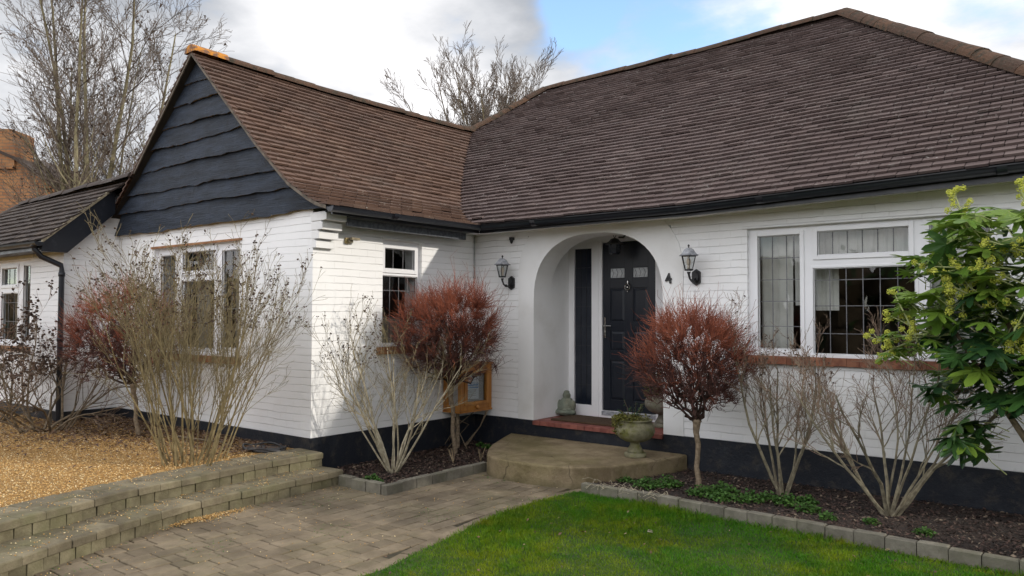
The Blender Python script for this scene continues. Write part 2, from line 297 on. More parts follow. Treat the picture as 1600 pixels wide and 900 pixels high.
def m_farbrick():
    t = NT('orange_brick_far'); sp = t.N('ShaderNodeSeparateXYZ'); t.L(t.tc, sp.inputs[0])
    wz = t.math('MULTIPLY_ADD', t.noise(1.5, 4), .12, -.06)
    cb = t.N('ShaderNodeCombineXYZ'); t.L(t.math('ADD', sp.outputs[0], sp.outputs[1]), cb.inputs[0]); t.L(t.math('ADD', sp.outputs[2], wz), cb.inputs[1])
    b = t.N('ShaderNodeTexBrick'); t.L(cb.outputs[0], b.inputs['Vector']); b.inputs['Scale'].default_value = 1; b.inputs['Brick Width'].default_value = .26; b.inputs['Row Height'].default_value = .085; b.inputs['Mortar Size'].default_value = .012
    b.inputs['Color1'].default_value = (.36, .17, .07, 1); b.inputs['Color2'].default_value = (.24, .10, .045, 1); b.inputs['Mortar'].default_value = (.15, .11, .075, 1)
    c = t.mix(t.math('MULTIPLY', t.step(t.noise(2.5, 5), .4, .8), .5), b.outputs['Color'], (.42, .22, .09)); return t.fin(c, .9, t.noise(20), .01)
M['farbrick'] = m_farbrick()

# ------------------------------------------------------------------ helpers
class MB:
    def __init__(s): s.v = []; s.f = []
    def quad(s, a, b, c, d):
        n = len(s.v); s.v += [tuple(a), tuple(b), tuple(c), tuple(d)]; s.f.append((n, n + 1, n + 2, n + 3))
    def poly(s, pts):
        n = len(s.v); s.v += [tuple(p) for p in pts]; s.f.append(tuple(range(n, n + len(pts))))
    def box(s, x0, x1, y0, y1, z0, z1, fr=None, taper=0):
        n = len(s.v)
        P = [(x0, y0, z0), (x1, y0, z0), (x1, y1, z0), (x0, y1, z0), (x0 + taper, y0 + taper, z1), (x1 - taper, y0 + taper, z1), (x1 - taper, y1 - taper, z1), (x0 + taper, y1 - taper, z1)]
        if fr: P = [fr(*p) for p in P]
        s.v += P
        s.f += [(n, n + 3, n + 2, n + 1), (n + 4, n + 5, n + 6, n + 7), (n, n + 1, n + 5, n + 4), (n + 1, n + 2, n + 6, n + 5), (n + 2, n + 3, n + 7, n + 6), (n + 3, n, n + 4, n + 7)]
    def cbox(s, x0, x1, y0, y1, z0, z1, c, fr=None):
        """box with chamfered top edges"""
        n = len(s.v)
        P = [(x0, y0, z0), (x1, y0, z0), (x1, y1, z0), (x0, y1, z0), (x0, y0, z1 - c), (x1, y0, z1 - c), (x1, y1, z1 - c), (x0, y1, z1 - c), (x0 + c, y0 + c, z1), (x1 - c, y0 + c, z1), (x1 - c, y1 - c, z1), (x0 + c, y1 - c, z1)]
        if fr: P = [fr(*p) for p in P]
        s.v += P
        for a in (0, 4):
            for i in range(4):
                j = (i + 1) % 4; s.f.append((n + a + i, n + a + j, n + a + 4 + j, n + a + 4 + i))
        s.f.append((n + 8, n + 9, n + 10, n + 11)); s.f.append((n + 3, n + 2, n + 1, n))
    def prism(s, pts, z0, z1, fr=None):
        n = len(s.v); k = len(pts); f = fr or (lambda x, y, z: (x, y, z))
        s.v += [f(x, y, z0) for x, y in pts] + [f(x, y, z1) for x, y in pts]
        s.f.append(tuple(range(n + k - 1, n - 1, -1))); s.f.append(tuple(range(n + k, n + 2 * k)))
        for i in range(k): j = (i + 1) % k; s.f.append((n + i, n + j, n + k + j, n + k + i))
    def tube(s, pts, rad, sides=4, cap=False):
        pts = [Vector(p) for p in pts]; n0 = len(s.v); k = len(pts)
        up = Vector((.31, .17, .93))
        for i, p in enumerate(pts):
            d = (pts[min(i + 1, k - 1)] - pts[max(i - 1, 0)])
            if d.length < 1e-9: d = Vector((0, 0, 1))
            d.normalize(); a = d.cross(up)
            if a.length < .05: a = d.cross(Vector((1, 0, 0)))
            a.normalize(); b = d.cross(a); r = rad[i] if hasattr(rad, '__len__') else rad
            for j in range(sides):
                t = 2 * math.pi * j / sides; q = p + a * (math.cos(t) * r) + b * (math.sin(t) * r); s.v.append((q.x, q.y, q.z))
        for i in range(k - 1):
            for j in range(sides):
                j2 = (j + 1) % sides; s.f.append((n0 + i * sides + j, n0 + i * sides + j2, n0 + (i + 1) * sides + j2, n0 + (i + 1) * sides + j))
        if cap: s.f.append(tuple(n0 + j for j in range(sides))[::-1]); s.f.append(tuple(n0 + (k - 1) * sides + j for j in range(sides)))
    def lathe(s, prof, c=(0, 0, 0), seg=28, lump=0):
        n0 = len(s.v); cx, cy, cz = c
        for r, z in prof:
            for j in range(seg):
                t = 2 * math.pi * j / seg; rr = r * (1 + lump * math.sin(t * 9) * (1 if r > .03 else 0)); s.v.append((cx + rr * math.cos(t), cy + rr * math.sin(t), cz + z))
        for i in range(len(prof) - 1):
            for j in range(seg):
                j2 = (j + 1) % seg; s.f.append((n0 + i * seg + j, n0 + i * seg + j2, n0 + (i + 1) * seg + j2, n0 + (i + 1) * seg + j))
        s.f.append(tuple(n0 + j for j in range(seg))[::-1]); s.f.append(tuple(n0 + (len(prof) - 1) * seg + j for j in range(seg)))
    def ball(s, c, r, ax=(1, 1, 1)):
        n = len(s.v); t = .5257 * r; u = .8507 * r
        V = [(-t, 0, u), (t, 0, u), (-t, 0, -u), (t, 0, -u), (0, u, t), (0, u, -t), (0, -u, t), (0, -u, -t), (u, t, 0), (-u, t, 0), (u, -t, 0), (-u, -t, 0)]
        F = [(0, 4, 1), (0, 9, 4), (9, 5, 4), (4, 5, 8), (4, 8, 1), (8, 10, 1), (8, 3, 10), (5, 3, 8), (5, 2, 3), (2, 7, 3), (7, 10, 3), (7, 6, 10), (7, 11, 6), (11, 0, 6), (0, 1, 6), (6, 1, 10), (9, 0, 11), (9, 11, 2), (9, 2, 5), (7, 2, 11)]
        s.v += [(c[0] + a * ax[0], c[1] + b * ax[1], c[2] + d * ax[2]) for a, b, d in V]; s.f += [(n + a, n + b, n + c2) for a, b, c2 in F]
    def build(s, name, mat, parent=None, smooth=False, bevel=0):
        me = bpy.data.meshes.new(name); me.from_pydata(s.v, [], s.f); me.update()
        if smooth: me.polygons.foreach_set('use_smooth', [True] * len(me.polygons))
        o = bpy.data.objects.new(name, me); COL.objects.link(o); me.materials.append(mat)
        if parent:
            o.parent = parent
            w = Vector((0, 0, 0)); q = parent
            while q: w += q.location; q = q.parent
            if w.length > 0: me.transform(Matrix.Translation(-w))
        if bevel:
            b = o.modifiers.new('bevel', 'BEVEL'); b.width = bevel; b.segments = 2; b.limit_method = 'ANGLE'
        return o
def tag(o, label=None, cat=None, group=None, kind=None):
    for k, v in (('label', label), ('category', cat), ('group', group), ('kind', kind)):
        if v: o[k] = v
    return o
def thing(name, loc, label, cat, group=None, rz=0):
    o = bpy.data.objects.new(name, None); o.empty_display_size = .1; COL.objects.link(o); o.location = loc; return tag(o, label, cat, group)
def box(x0, x1, y0, y1, z0, z1, fr=None):
    m = MB(); m.box(x0, x1, y0, y1, z0, z1, fr); return m
def raw_mesh(name, V, F, mat):
    """V (n,3), F (m,k) arrays"""
    me = bpy.data.meshes.new(name); V = np.asarray(V, np.float32); F = np.asarray(F, np.int32); k = F.shape[1]
    me.vertices.add(len(V)); me.vertices.foreach_set('co', V.ravel()); me.loops.add(F.size); me.loops.foreach_set('vertex_index', F.ravel())
    me.polygons.add(len(F)); me.polygons.foreach_set('loop_start', np.arange(0, F.size, k, dtype=np.int32)); me.update(calc_edges=True)
    o = bpy.data.objects.new(name, me); COL.objects.link(o); me.materials.append(mat); return o

WL = 2.524       # wing length
ZG = -.38        # paving level
# ------------------------------------------------------------------ ground setting
m = MB(); m.quad((-900, -900, -.47), (900, -900, -.47), (900, 900, -.47), (-900, 900, -.47)); tag(m.build('ground', M['ground']), kind='structure')
STEP1 = [(.25, -2.56), (.236, -3.08), (.257, -3.42), (.335, -3.97), (.38, -4.33), (.45, -4.66), (.565, -5.03), (.70, -5.49), (.95, -6.1), (1.35, -6.9), (1.9, -7.8), (2.7, -8.8)]
STEP2 = [(.53, -2.54), (.55, -2.9), (.585, -3.4), (.625, -4.0), (.70, -4.37), (.80, -4.73), (.93, -5.10), (1.08, -5.44), (1.36, -6.05), (1.78, -6.8), (2.3, -7.6), (3.1, -8.6)]
LAWN = [(2.56, -1.36), (2.50, -1.30), (2.436, -1.61), (2.394, -1.95), (2.415, -2.42), (2.482, -2.90), (2.562, -3.34), (2.632, -3.72), (2.69, -4.02), (2.66, -4.4), (2.68, -5.0), (2.8, -5.8), (3.1, -6.8), (3.6, -8.2)]
def resample(pts, step):
    out = [Vector((*pts[0], 0))]; P = [Vector((*p, 0)) for p in pts]
    # catmull-rom
    for i in range(len(P) - 1):
        p0 = P[max(i - 1, 0)]; p1 = P[i]; p2 = P[i + 1]; p3 = P[min(i + 2, len(P) - 1)]
        for k in range(1, 9):
            t = k / 8; out.append(.5 * ((2 * p1) + (-p0 + p2) * t + (2 * p0 - 5 * p1 + 4 * p2 - p3) * t * t + (-p0 + 3 * p1 - 3 * p2 + p3) * t ** 3))
    res = [out[0]]; acc = 0
    for a, b in zip(out, out[1:]):
        l = (b - a).length; pos = 0
        while acc + (l - pos) >= step:
            pos += step - acc; acc = 0; res.append(a.lerp(b, pos / l))
        acc += l - pos
    return res
# gravel terrace
s1 = [(p.x, p.y) for p in resample(STEP1, .2)]
m = MB(); m.poly([(x - .25, y, -.125) for x, y in s1] + [(-14, -9, -.125), (-14, 1, -.125), (-.25, 1, -.125)]); tag(m.build('gravel_terrace', M['gravelbase']), kind='structure')
# paving
m = MB(); m.quad((-1, -12, ZG - .012), (9, -12, ZG - .012), (9, .2, ZG - .012), (-1, .2, ZG - .012)); tag(m.build('paving_bed', M['joint']), kind='structure')
m = MB(); x = .12
def lawn_x(y):
    for a, b in zip(LAWN[1:], LAWN[2:]):
        if b[1] <= y <= a[1]: return a[0] + (b[0] - a[0]) * (y - a[1]) / (b[1] - a[1])
    return 2.5 if y > -1.3 else 3.6
def step2_x(y):
    for a, b in zip(STEP2, STEP2[1:]):
        if b[1] <= y <= a[1]: return a[0] + (b[0] - a[0]) * (y - a[1]) / (b[1] - a[1])
    return .5
while x < 3.6:
    w = random.choice((.138, .138, .165)); y = -8.2 + random.random() * .2
    while y < -.9:
        l = random.choice((.10, .165, .205, .205)); cy = y + l / 2; cx = x + w / 2
        if cx < lawn_x(cy) - .10 and cx > step2_x(cy) - .15 and not (cy > -2.5 and cx < 1.05):
            g = .0045; dz = random.uniform(-.0022, .0022); tl = random.uniform(-.007, .007); tx = random.uniform(-.007, .007)
            a = random.uniform(-.02, .02); ca, sa = math.cos(a), math.sin(a)
            fr = lambda X, Y, Z, cx=cx, cy=cy, ca=ca, sa=sa, dz=dz, tl=tl, tx=tx: (cx + X * ca - Y * sa, cy + X * sa + Y * ca, Z + dz + X * tx + Y * tl)
            m.cbox(-w / 2 + g, w / 2 - g, -l / 2 + g, l / 2 - g, ZG - .05, ZG, .004, fr)
        y += l
    x += w
# soldier edge along the lawn
le = resample(LAWN[1:], .20)
for a, b in zip(le, le[1:]):
    d = (b - a).normalized(); nn = Vector((d.y, -d.x, 0)); 
    if nn.x > 0: nn = -nn
    L_ = (b - a).length
    fr = lambda X, Y, Z, a=a, d=d, nn=nn: (a.x + d.x * X + nn.x * Y, a.y + d.y * X + nn.y * Y, Z)
    m.cbox(.003, L_ - .003, 0, .10, ZG - .05, ZG + .004 + random.uniform(-.003, .003), .005, fr)
tag(m.build('block_paving', M['paver']), kind='structure')
# loose golden grit on paving
V = []; F = []
def stones(n, fx, r0, r1, mat, name, label, cat):
    base = np.array([(1, 0, 0), (-1, 0, 0), (0, 1, 0), (0, -1, 0), (0, 0, 1), (0, 0, -1)], float)
    tri = np.array([(0, 2, 4), (2, 1, 4), (1, 3, 4), (3, 0, 4), (2, 0, 5), (1, 2, 5), (3, 1, 5), (0, 3, 5)])
    P = fx(n); n = len(P); r = rng.uniform(r0, r1, n)
    V = base[None] * (1 + rng.uniform(-.35, .35, (n, 6, 3)) * 0 + rng.uniform(-.3, .3, (n, 6, 1))) * r[:, None, None] * np.array([1, 1, .62])
    a = rng.uniform(0, 6.28, n); c, s_ = np.cos(a), np.sin(a); tl = rng.uniform(-.5, .5, n)
    X = V[..., 0] * c[:, None] - V[..., 1] * s_[:, None] * 1.25; Y = V[..., 0] * s_[:, None] + V[..., 1] * c[:, None]
    Z = V[..., 2] + X * tl[:, None]
    V = np.stack([X, Y, Z], -1) + P[:, None, :]
    Fc = (tri[None] + (np.arange(n) * 6)[:, None, None]).reshape(-1, 3)
    return tag(raw_mesh(name, V.reshape(-1, 3), Fc, mat), label, cat, kind='stuff')
def terrace_pts(n):
    x = rng.uniform(-7.5, 1.2, n); y = rng.uniform(-7.4, -2.6, n)
    xs = np.array([p[0] for p in STEP1])[::-1]; ys = np.array([p[1] for p in STEP1])[::-1]
    lim = np.interp(y, ys, xs) - .37
    k = (x < lim) & ~((x < -4.1) & (y > -3.28)); x, y = x[k], y[k]
    return np.stack([x, y, rng.uniform(-.124, -.113, len(x))], 1)
stones(150000, terrace_pts, .0035, .0085, M['gravel'], 'gravel', 'golden gravel covering the raised terrace beside the steps', 'gravel')
def grit_pts(n):
    x = rng.uniform(.4, 2.6, n); y = rng.uniform(-6.6, -1.2, n); s2 = np.interp(y, [p[1] for p in STEP2][::-1], [p[0] for p in STEP2][::-1])
    dens = np.exp(-(np.abs(x - s2 - .03)) / .10) + .22
    k = (x > s2 + .01) & (rng.random(n) < dens) & ~((y > -2.55) & (x < 1.25)) & (x < 2.36)
    x, y = x[k], y[k]
    # heap at the step foot
    h = rng.normal(0, 1, (900, 2)); hx = .64 + np.abs(h[:, 0]) * .05; hy = -4.05 + h[:, 1] * .17
    z = np.full(len(x), ZG + .004); hz = ZG + .004 + rng.uniform(0, 1, 900) * .02
    # treads
    ty = rng.uniform(-6.5, -2.7, 500); txx = np.interp(ty, [p[1] for p in STEP2][::-1], [p[0] for p in STEP2][::-1]) - rng.uniform(.02, .34, 500)
    uy = rng.uniform(-6.5, -2.7, 350); ux = np.interp(uy, [p[1] for p in STEP1][::-1], [p[0] for p in STEP1][::-1]) - rng.uniform(.02, .36, 350)
    return np.concatenate([np.stack([x, y, z], 1), np.stack([hx, hy, hz], 1), np.stack([txx, ty, np.full(500, -.236)], 1), np.stack([ux, uy, np.full(350, -.101)], 1)])
stones(2600, grit_pts, .003, .0065, M['gravel'], 'loose_grit', 'stray golden grit on the paving and step treads', 'grit')
# beds
def bed(name, pts, z): 
    m = MB(); m.poly([(x, y, z) for x, y in pts]); return tag(m.build(name, M['soil']), kind='structure')
bed('left_flower_bed', [(0, -2.55), (1.16, -2.55), (1.16, -.6), (.9, 0.0), (0, 0)], -.345)
def edge_y(x): return -1.44 - .055 * (x - 2.5)
bed('right_flower_bed', [(2.45, 0.0), (2.45, -1.2), (2.62, -1.40), (4.5, -1.5), (6.2, -1.6), (8.5, -1.7), (8.5, 0.0)], -.335)
def chips(n, fx, l0, l1, mat, name, label):
    P = fx(n); n = len(P); l = rng.uniform(l0, l1, n); w = l * rng.uniform(.25, .6, n); a = rng.uniform(0, 6.28, n)
    u = np.stack([np.cos(a), np.sin(a), rng.uniform(-.5, .5, n)], 1); v = np.stack([-np.sin(a), np.cos(a), rng.uniform(-.6, .6, n)], 1)
    q = np.stack([P - u * l[:, None], P + v * w[:, None], P + u * l[:, None], P - v * w[:, None]], 1)
    q[:, 1, 2] += l * .2
    return tag(raw_mesh(name, q.reshape(-1, 3), np.arange(4 * n).reshape(-1, 4), mat), label, 'mulch', kind='stuff')
def lb(n):
    x = rng.uniform(.02, 1.14, n); y = rng.uniform(-2.5, -.05, n); return np.stack([x, y, rng.uniform(-.345, -.325, n)], 1)
chips(9000, lb, .006, .022, M['mulch'], 'bark_mulch', 'dark bark mulch in the small bed by the side wall')
def rb(n):
    x = rng.uniform(2.5, 7.5, n); y = rng.uniform(-1.55, -.02, n); k = y > -1.38 - .055 * (x - 2.5); return np.stack([x, y, rng.uniform(-.335, -.317, n)], 1)[k]
chips(16000, rb, .005, .020, M['mulch'], 'soil_litter', 'dark crumbly soil and chips in the long bed under the big window')
def ll(n):
    x = rng.uniform(-4.5, -.3, n); y = -2.56 - np.abs(rng.normal(0, .45, n)); k = rng.random(n) < 1
    x2 = -3.0 + rng.normal(0, .9, n // 2); y2 = -3.5 + rng.normal(0, .45, n // 2)
    P = np.concatenate([np.stack([x, y], 1), np.stack([x2, y2], 1)]); k = (P[:, 1] < -2.56) & ~((P[:, 0] < -4.15) & (P[:, 1] > -3.25)) & (P[:, 0] < -.15)
    P = P[k]; return np.concatenate([P, rng.uniform(-.112, -.095, (len(P), 1))], 1)
chips(7000, ll, .008, .024, M['leaf_litter'], 'leaf_litter', 'brown leaf litter under the bushes along the gable wall')
# edging
def edging(name, runs, label):
    t = thing(name, (*runs[0][0], ZG), label, 'edging')
    m = MB()
    for (a, b, th, h) in runs:
        A, B = Vector((*a, 0)), Vector((*b, 0)); d = (B - A); L_ = d.length; d.normalize(); nn = Vector((-d.y, d.x, 0)); s = 0
        while s < L_ - .03:
            l = min(random.choice((.19, .20, .205)), L_ - s); dz = random.uniform(-.006, .006); sk = random.uniform(-.006, .006); dy = random.uniform(-.005, .005)
            fr = lambda X, Y, Z, s=s, dz=dz, sk=sk, dy=dy: (A.x + d.x * (s + X) + nn.x * (Y + dy + sk * X * 5), A.y + d.y * (s + X) + nn.y * (Y + dy + sk * X * 5), Z + (dz if Z > ZG else 0))
            m.cbox(.003, l - .003, 0, th, ZG - .06, h, .006, fr); s += l
    m.build('edging_block', M['edging'], t)
edging('block_edging', [((.54, -2.61), (1.13, -2.61), .07, -.285), ((1.205, -2.61), (1.215, -1.19), .07, -.285)], 'grey block edging round the small bed by the side wall')
edging('block_edging', [((2.53, edge_y(2.53)), (8.4, edge_y(8.4)), .07, -.275)], 'grey block edging between the lawn and the long window bed')
# steps
def step(name, curve, ztop, depth, zbot, mat, t):
    P = resample(curve, .19); m = MB(); rm = MB()
    for i, (a, b) in enumerate(zip(P, P[1:])):
        d = (b - a).normalized(); nn = Vector((d.y, -d.x, 0))
        if nn.x > 0: nn = -nn
        L_ = (b - a).length; j = random.uniform(-.008, .008)
        fr = lambda X, Y, Z, a=a, d=d, nn=nn: (a.x + d.x * X + nn.x * Y, a.y + d.y * X + nn.y * Y, Z)
        rows = ((0 + j, .20), (.204, depth))
        for (y0, y1) in rows:
            m.cbox(.0012, L_ - .0012, y0, y1, ztop - .06, ztop + random.uniform(-.004, .003), .009, fr)
    P = resample(curve, .125)
    for a, b in zip(P, P[1:]):
        d = (b - a).normalized(); nn = Vector((d.y, -d.x, 0))
        if nn.x > 0: nn = -nn
        L_ = (b - a).length; j = random.uniform(.006, .018)
        fr = lambda X, Y, Z, a=a, d=d, nn=nn: (a.x + d.x * X + nn.x * Y, a.y + d.y * X + nn.y * Y, Z)
        rm.box(.0015, L_ - .0015, j, depth - .02, zbot, ztop - .0635, fr, .002)
    o = m.build(name, mat, t, bevel=.004); o2 = rm.build('riser_blocks', M['stepriser'], o)
ts = thing('garden_steps', (.3, -3, ZG), 'two low curving steps of mossy tumbled blocks up to the gravel', 'steps')
step('lower_tread', STEP2, -.24, .42, ZG - .03, M['stepstone'], ts)
step('upper_tread', STEP1, -.105, .40, -.27, M['stepstone'], ts)
# lawn
lp = resample(LAWN, .15); m = MB(); m.poly([(p.x + .012, p.y, ZG + .008) for p in lp] + [(9.5, -8.2, ZG + .008), (9.5, edge_y(9.5), ZG + .008), (2.6, edge_y(2.6), ZG + .008)])
tag(m.build('lawn', M['lawnsoil']), kind='structure')
def grass():
    n = 330000; x = rng.uniform(2.36, 8.2, n); y = rng.uniform(-6.4, -1.38, n)
    ly = np.array([p.y for p in lp])[::-1]; lx = np.array([p.x for p in lp])[::-1]
    edge = np.interp(y, ly, lx); jit = rng.normal(0, .018, n)
    k = (x > edge + .01 + jit) & (y < -1.445 - .055 * (x - 2.5) - .005)
    dist = np.hypot(x - 6.39, y + 7.4); k &= dist > 2.0
    # what the lens could see, with a margin for a step to the side
    ang = np.degrees(np.arctan2(-(x - 6.39), y + 7.4)); k &= (ang > -6)
    x, y = x[k], y[k]; n = len(x)
    hmod = .75 + .5 * np.sin(x * 3.1 + 1.2 * np.sin(y * 2.3)) * np.sin(y * 2.7 + x)
    h = rng.uniform(.018, .042, n) * np.clip(hmod, .5, 1.3); a = rng.uniform(0, 6.28, n); w = rng.uniform(.0013, .0026, n)
    edgeb = np.exp(-np.abs(y + 1.45 + .055 * (x - 2.5)) / .08); h *= 1 + .9 * edgeb
    lean = rng.uniform(.1, .9, n) * h; b = rng.uniform(0, 6.28, n)
    P = np.stack([x, y, np.full(n, ZG + .006)], 1); u = np.stack([np.cos(a), np.sin(a), 0 * a], 1) * w[:, None]
    l1 = np.stack([np.cos(b) * lean, np.sin(b) * lean, h], 1)
    mid = P + l1 * np.array([.35, .35, .6]); V = np.stack([P - u, P + u, mid + u * .8, P + l1, mid - u * .8], 1)
    tag(raw_mesh('grass', V.reshape(-1, 3), np.arange(5 * n).reshape(-1, 5), M['grass']), 'short green lawn grass with yellowish mossy patches', 'grass', kind='stuff')
grass()

# ================================================================== THE HOUSE
H = thing('bungalow', (0, 0, 0), 'white painted brick bungalow with brown tiled roofs and black boarded gable', 'house')
def wall(name, mb, mat='white_brick', bevel=0): return mb.build(name, M[mat], H, bevel=bevel)
T = .28
ARCH_X0, ARCH_X1, ARCH_Z, ARCH_S = .93, 2.63, 2.18, 1.42
# front wall
def fZ(x0, x1, z0, z1, y0=0, y1=T): return (x0, x1, y0, y1, z0, z1)
m = MB()
WX0, WX1, WZ0, WZ1 = 3.545, 5.71, .865, 2.10
for b in (fZ(0.0, .84, 0, 2.34), fZ(2.72, WX0, 0, 2.34), fZ(WX0, WX1, 0, WZ0 - .085), fZ(WX0, WX1, WZ1, 2.34), fZ(WX1, 6.6, 0, 2.34)): m.box(*b)
wall('front_wall', m)
m = box(-4.3, 6.6, -.002, -.001, 0, 0.001)
# plinth (butts just proud)
m = MB(); m.box(.012, .93, -.014, T, -.5, 0); m.box(.93, 2.63, -.014, T, -.5, -.055); m.box(2.63, 6.6, -.014, T, -.5, 0); m.box(6.6, 6.614, -.014, 7.46, -.5, 0)
m.box(-.25, .014, -WL - .014, -.014, -.5, 0); m.box(-4.17, -.25, -WL - .014, -WL + .25, -.5, 0); m.box(-8.4, -4.156, -3.234, -WL - .014, -.5, 0)
wall('plinth', m, 'plinth')
# wing side wall with small window opening
m = MB(); SY0, SY1, SZ0, SZ1 = -1.575, -.965, .895, 2.085
for y0, y1, z0, z1 in ((-WL, SY0, 0, 2.28), (SY1, 0, 0, 2.28), (SY0, SY1, 0, SZ0 - .085), (SY0, SY1, SZ1, 2.28)): m.box(-T, 0, y0, y1, z0, z1)
wall('side_wall', m)
# gable wall
GX0, GX1, GZ0, GZ1 = -3.225, -1.30, .77, 2.07
m = MB()
for x0, x1, z0, z1 in ((-4.17, GX0, 0, 2.28), (GX1, -T, 0, 2.28), (GX0, GX1, 0, GZ0 - .08), (GX0, GX1, GZ1, 2.28)): m.box(x0, x1, -WL, -WL + T, z0, z1)
PROF = [(.37, 2.315), (.20, 2.365), (.065, 2.43), (-.254, 2.61), (-.826, 3.086), (-1.522, 3.74), (-2.18, 4.36)]
def prof_z(x):
    xx = x if x > -2.18 else -4.36 - x
    for a, b in zip(PROF, PROF[1:]):
        if b[0] <= xx <= a[0]: return a[1] + (b[1] - a[1]) * (xx - a[0]) / (b[0] - a[0])
    return 2.315
gp = [(0, 2.28)] + [(x, prof_z(x) - .05) for x in (-.05, -.254, -.826, -1.522, -2.18, -2.838, -3.534, -4.106, -4.17)] + [(-4.17, 2.28)]
m.prism(gp, -(-WL), -(-WL + T), lambda a, b, c: (a, -c, b))
wall('gable_wall', m)
# extension
EX0, EX1, EZ0, EZ1 = -6.95, -5.21, .80, 1.99
EY = -3.22
m = MB()
for x0, x1, z0, z1 in ((-8.4, EX0, 0, 2.2), (EX1, -4.17, 0, 2.2), (EX0, EX1, 0, EZ0 - .07), (EX0, EX1, EZ1, 2.2)): m.box(x0, x1, EY, EY + T, z0, z1)
m.prism([(EY + T, 0), (-WL - .001, 0), (-WL - .001, 2.88), (EY, 2.2), (EY + T, 2.2)], -4.45, -4.17, lambda a, b, c: (c, a, b))
m.box(-8.4, -8.15, EY + T, 2, 0, 2.2); m.box(-8.4, -4.17, 2, 2.28, 0, 2.2)
wall('extension_wall', m)
# remaining shell
m = MB(); m.box(6.35, 6.6, T, 7.2, -.5, 2.3); m.box(-4.3, 6.6, 7.2, 7.45, -.5, 2.3); m.box(-4.4, -4.17, -WL + T, 7.2, -.5, 2.3)
wall('rear_walls', m)
def room(x0, x1, y0, y1, z0=.0, z1=2.2, open_='S'):  # dark boxes added behind the windows, room shade put into their colour
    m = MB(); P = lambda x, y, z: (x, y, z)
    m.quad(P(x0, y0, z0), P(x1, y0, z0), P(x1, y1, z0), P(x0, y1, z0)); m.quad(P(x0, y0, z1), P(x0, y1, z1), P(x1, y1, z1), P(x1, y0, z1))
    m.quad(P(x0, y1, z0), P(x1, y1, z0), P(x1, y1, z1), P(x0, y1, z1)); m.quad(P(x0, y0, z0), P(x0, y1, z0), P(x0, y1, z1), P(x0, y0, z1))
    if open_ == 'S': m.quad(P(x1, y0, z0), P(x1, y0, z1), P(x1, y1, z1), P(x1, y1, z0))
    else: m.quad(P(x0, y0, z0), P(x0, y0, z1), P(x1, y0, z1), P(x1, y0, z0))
    wall('dark_room_box', m, 'room')
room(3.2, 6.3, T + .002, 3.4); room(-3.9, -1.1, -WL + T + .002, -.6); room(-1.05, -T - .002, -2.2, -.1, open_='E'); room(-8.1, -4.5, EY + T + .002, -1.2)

# porch arch: smooth surround, barrel reveal and inner lobby
def arch_curve(n=28, x0=ARCH_X0, x1=ARCH_X1, zt=ARCH_Z, zs=ARCH_S, base=0.0):
    cx = (x0 + x1) / 2; a = (x1 - x0) / 2; pts = [(x0, base)]
    for i in range(n + 1):
        t = math.pi - math.pi * i / n; e = .82
        pts.append((cx + a * math.copysign(abs(math.cos(t)) ** e, math.cos(t)), zs + (zt - zs) * abs(math.sin(t)) ** e))
    pts.append((x1, base)); return pts
ac = arch_curve()
m = MB()
def outer(p):
    x, z = p
    if z <= 1.45: return (.70 if x < 1.8 else 2.86, z)
    cx = 1.78; d = Vector((x - cx, z - 1.2)); d.normalize()
    # intersect with rounded outer outline
    for k in range(400):
        q = (cx + d.x * k * .005, 1.2 + d.y * k * .005)
        if q[1] > 2.335: return (q[0], 2.335)
        lim = 1.08
        if abs(q[0] - cx) > lim - .0 * q[1] or ((q[1] > 1.75) and math.hypot((q[0] - cx) / 1.08, (q[1] - 1.75) / .85) > 1): return q
    return q
oc = [outer(p) for p in ac]
yp = -.010
for i in range(len(ac) - 1):
    a, b, c, d = ac[i], ac[i + 1], oc[i + 1], oc[i]
    m.quad((a[0], yp, a[1]), (b[0], yp, b[1]), (c[0], yp, c[1]), (d[0], yp, d[1]))
    m.quad((d[0], yp, d[1]), (c[0], yp, c[1]), (c[0], .02, c[1]), (d[0], .02, d[1]))
    m.quad((b[0], yp, b[1]), (a[0], yp, a[1]), (a[0], .34, a[1]), (b[0], .34, b[1]))
# solid infill above the arch between brick parts
for i in range(len(ac) - 1):
    a, b = ac[i], ac[i + 1]
    if abs(b[0] - a[0]) > 1e-6: m.quad((a[0], .34, a[1]), (b[0], .34, b[1]), (b[0], .34, 2.34), (a[0], .34, 2.34))
m.quad((.80, -.002, 2.2), (2.76, -.002, 2.2), (2.76, -.002, 2.335), (.80, -.002, 2.335))
o = wall('porch_arch', m, 'render')
m = MB(); m.box(.842, .93, .3405, .80, 0, 2.3); m.box(2.63, 2.718, .3405, .80, 0, 2.3); m.box(.93, 2.63, .341, .80, 2.245, 2.3); wall('porch_lining', m, 'render')
m = MB(); m.box(.932, 2.628, -.03, .06, -.055, 0)
xx = .932; m = MB()
while xx < 2.62:
    w = min(.105, 2.628 - xx); m.cbox(xx + .002, xx + w - .002, -.035, .07, -.05, 0, .006); xx += w
for i in range(11):
    for j in range(4):
        m.cbox(.932 + i * .1542 + .002, .932 + (i + 1) * .1542 - .002, .072 + j * .165, .072 + (j + 1) * .165 - .003, -.05, 0, .003)
wall('porch_tiles', m, 'red_tile')

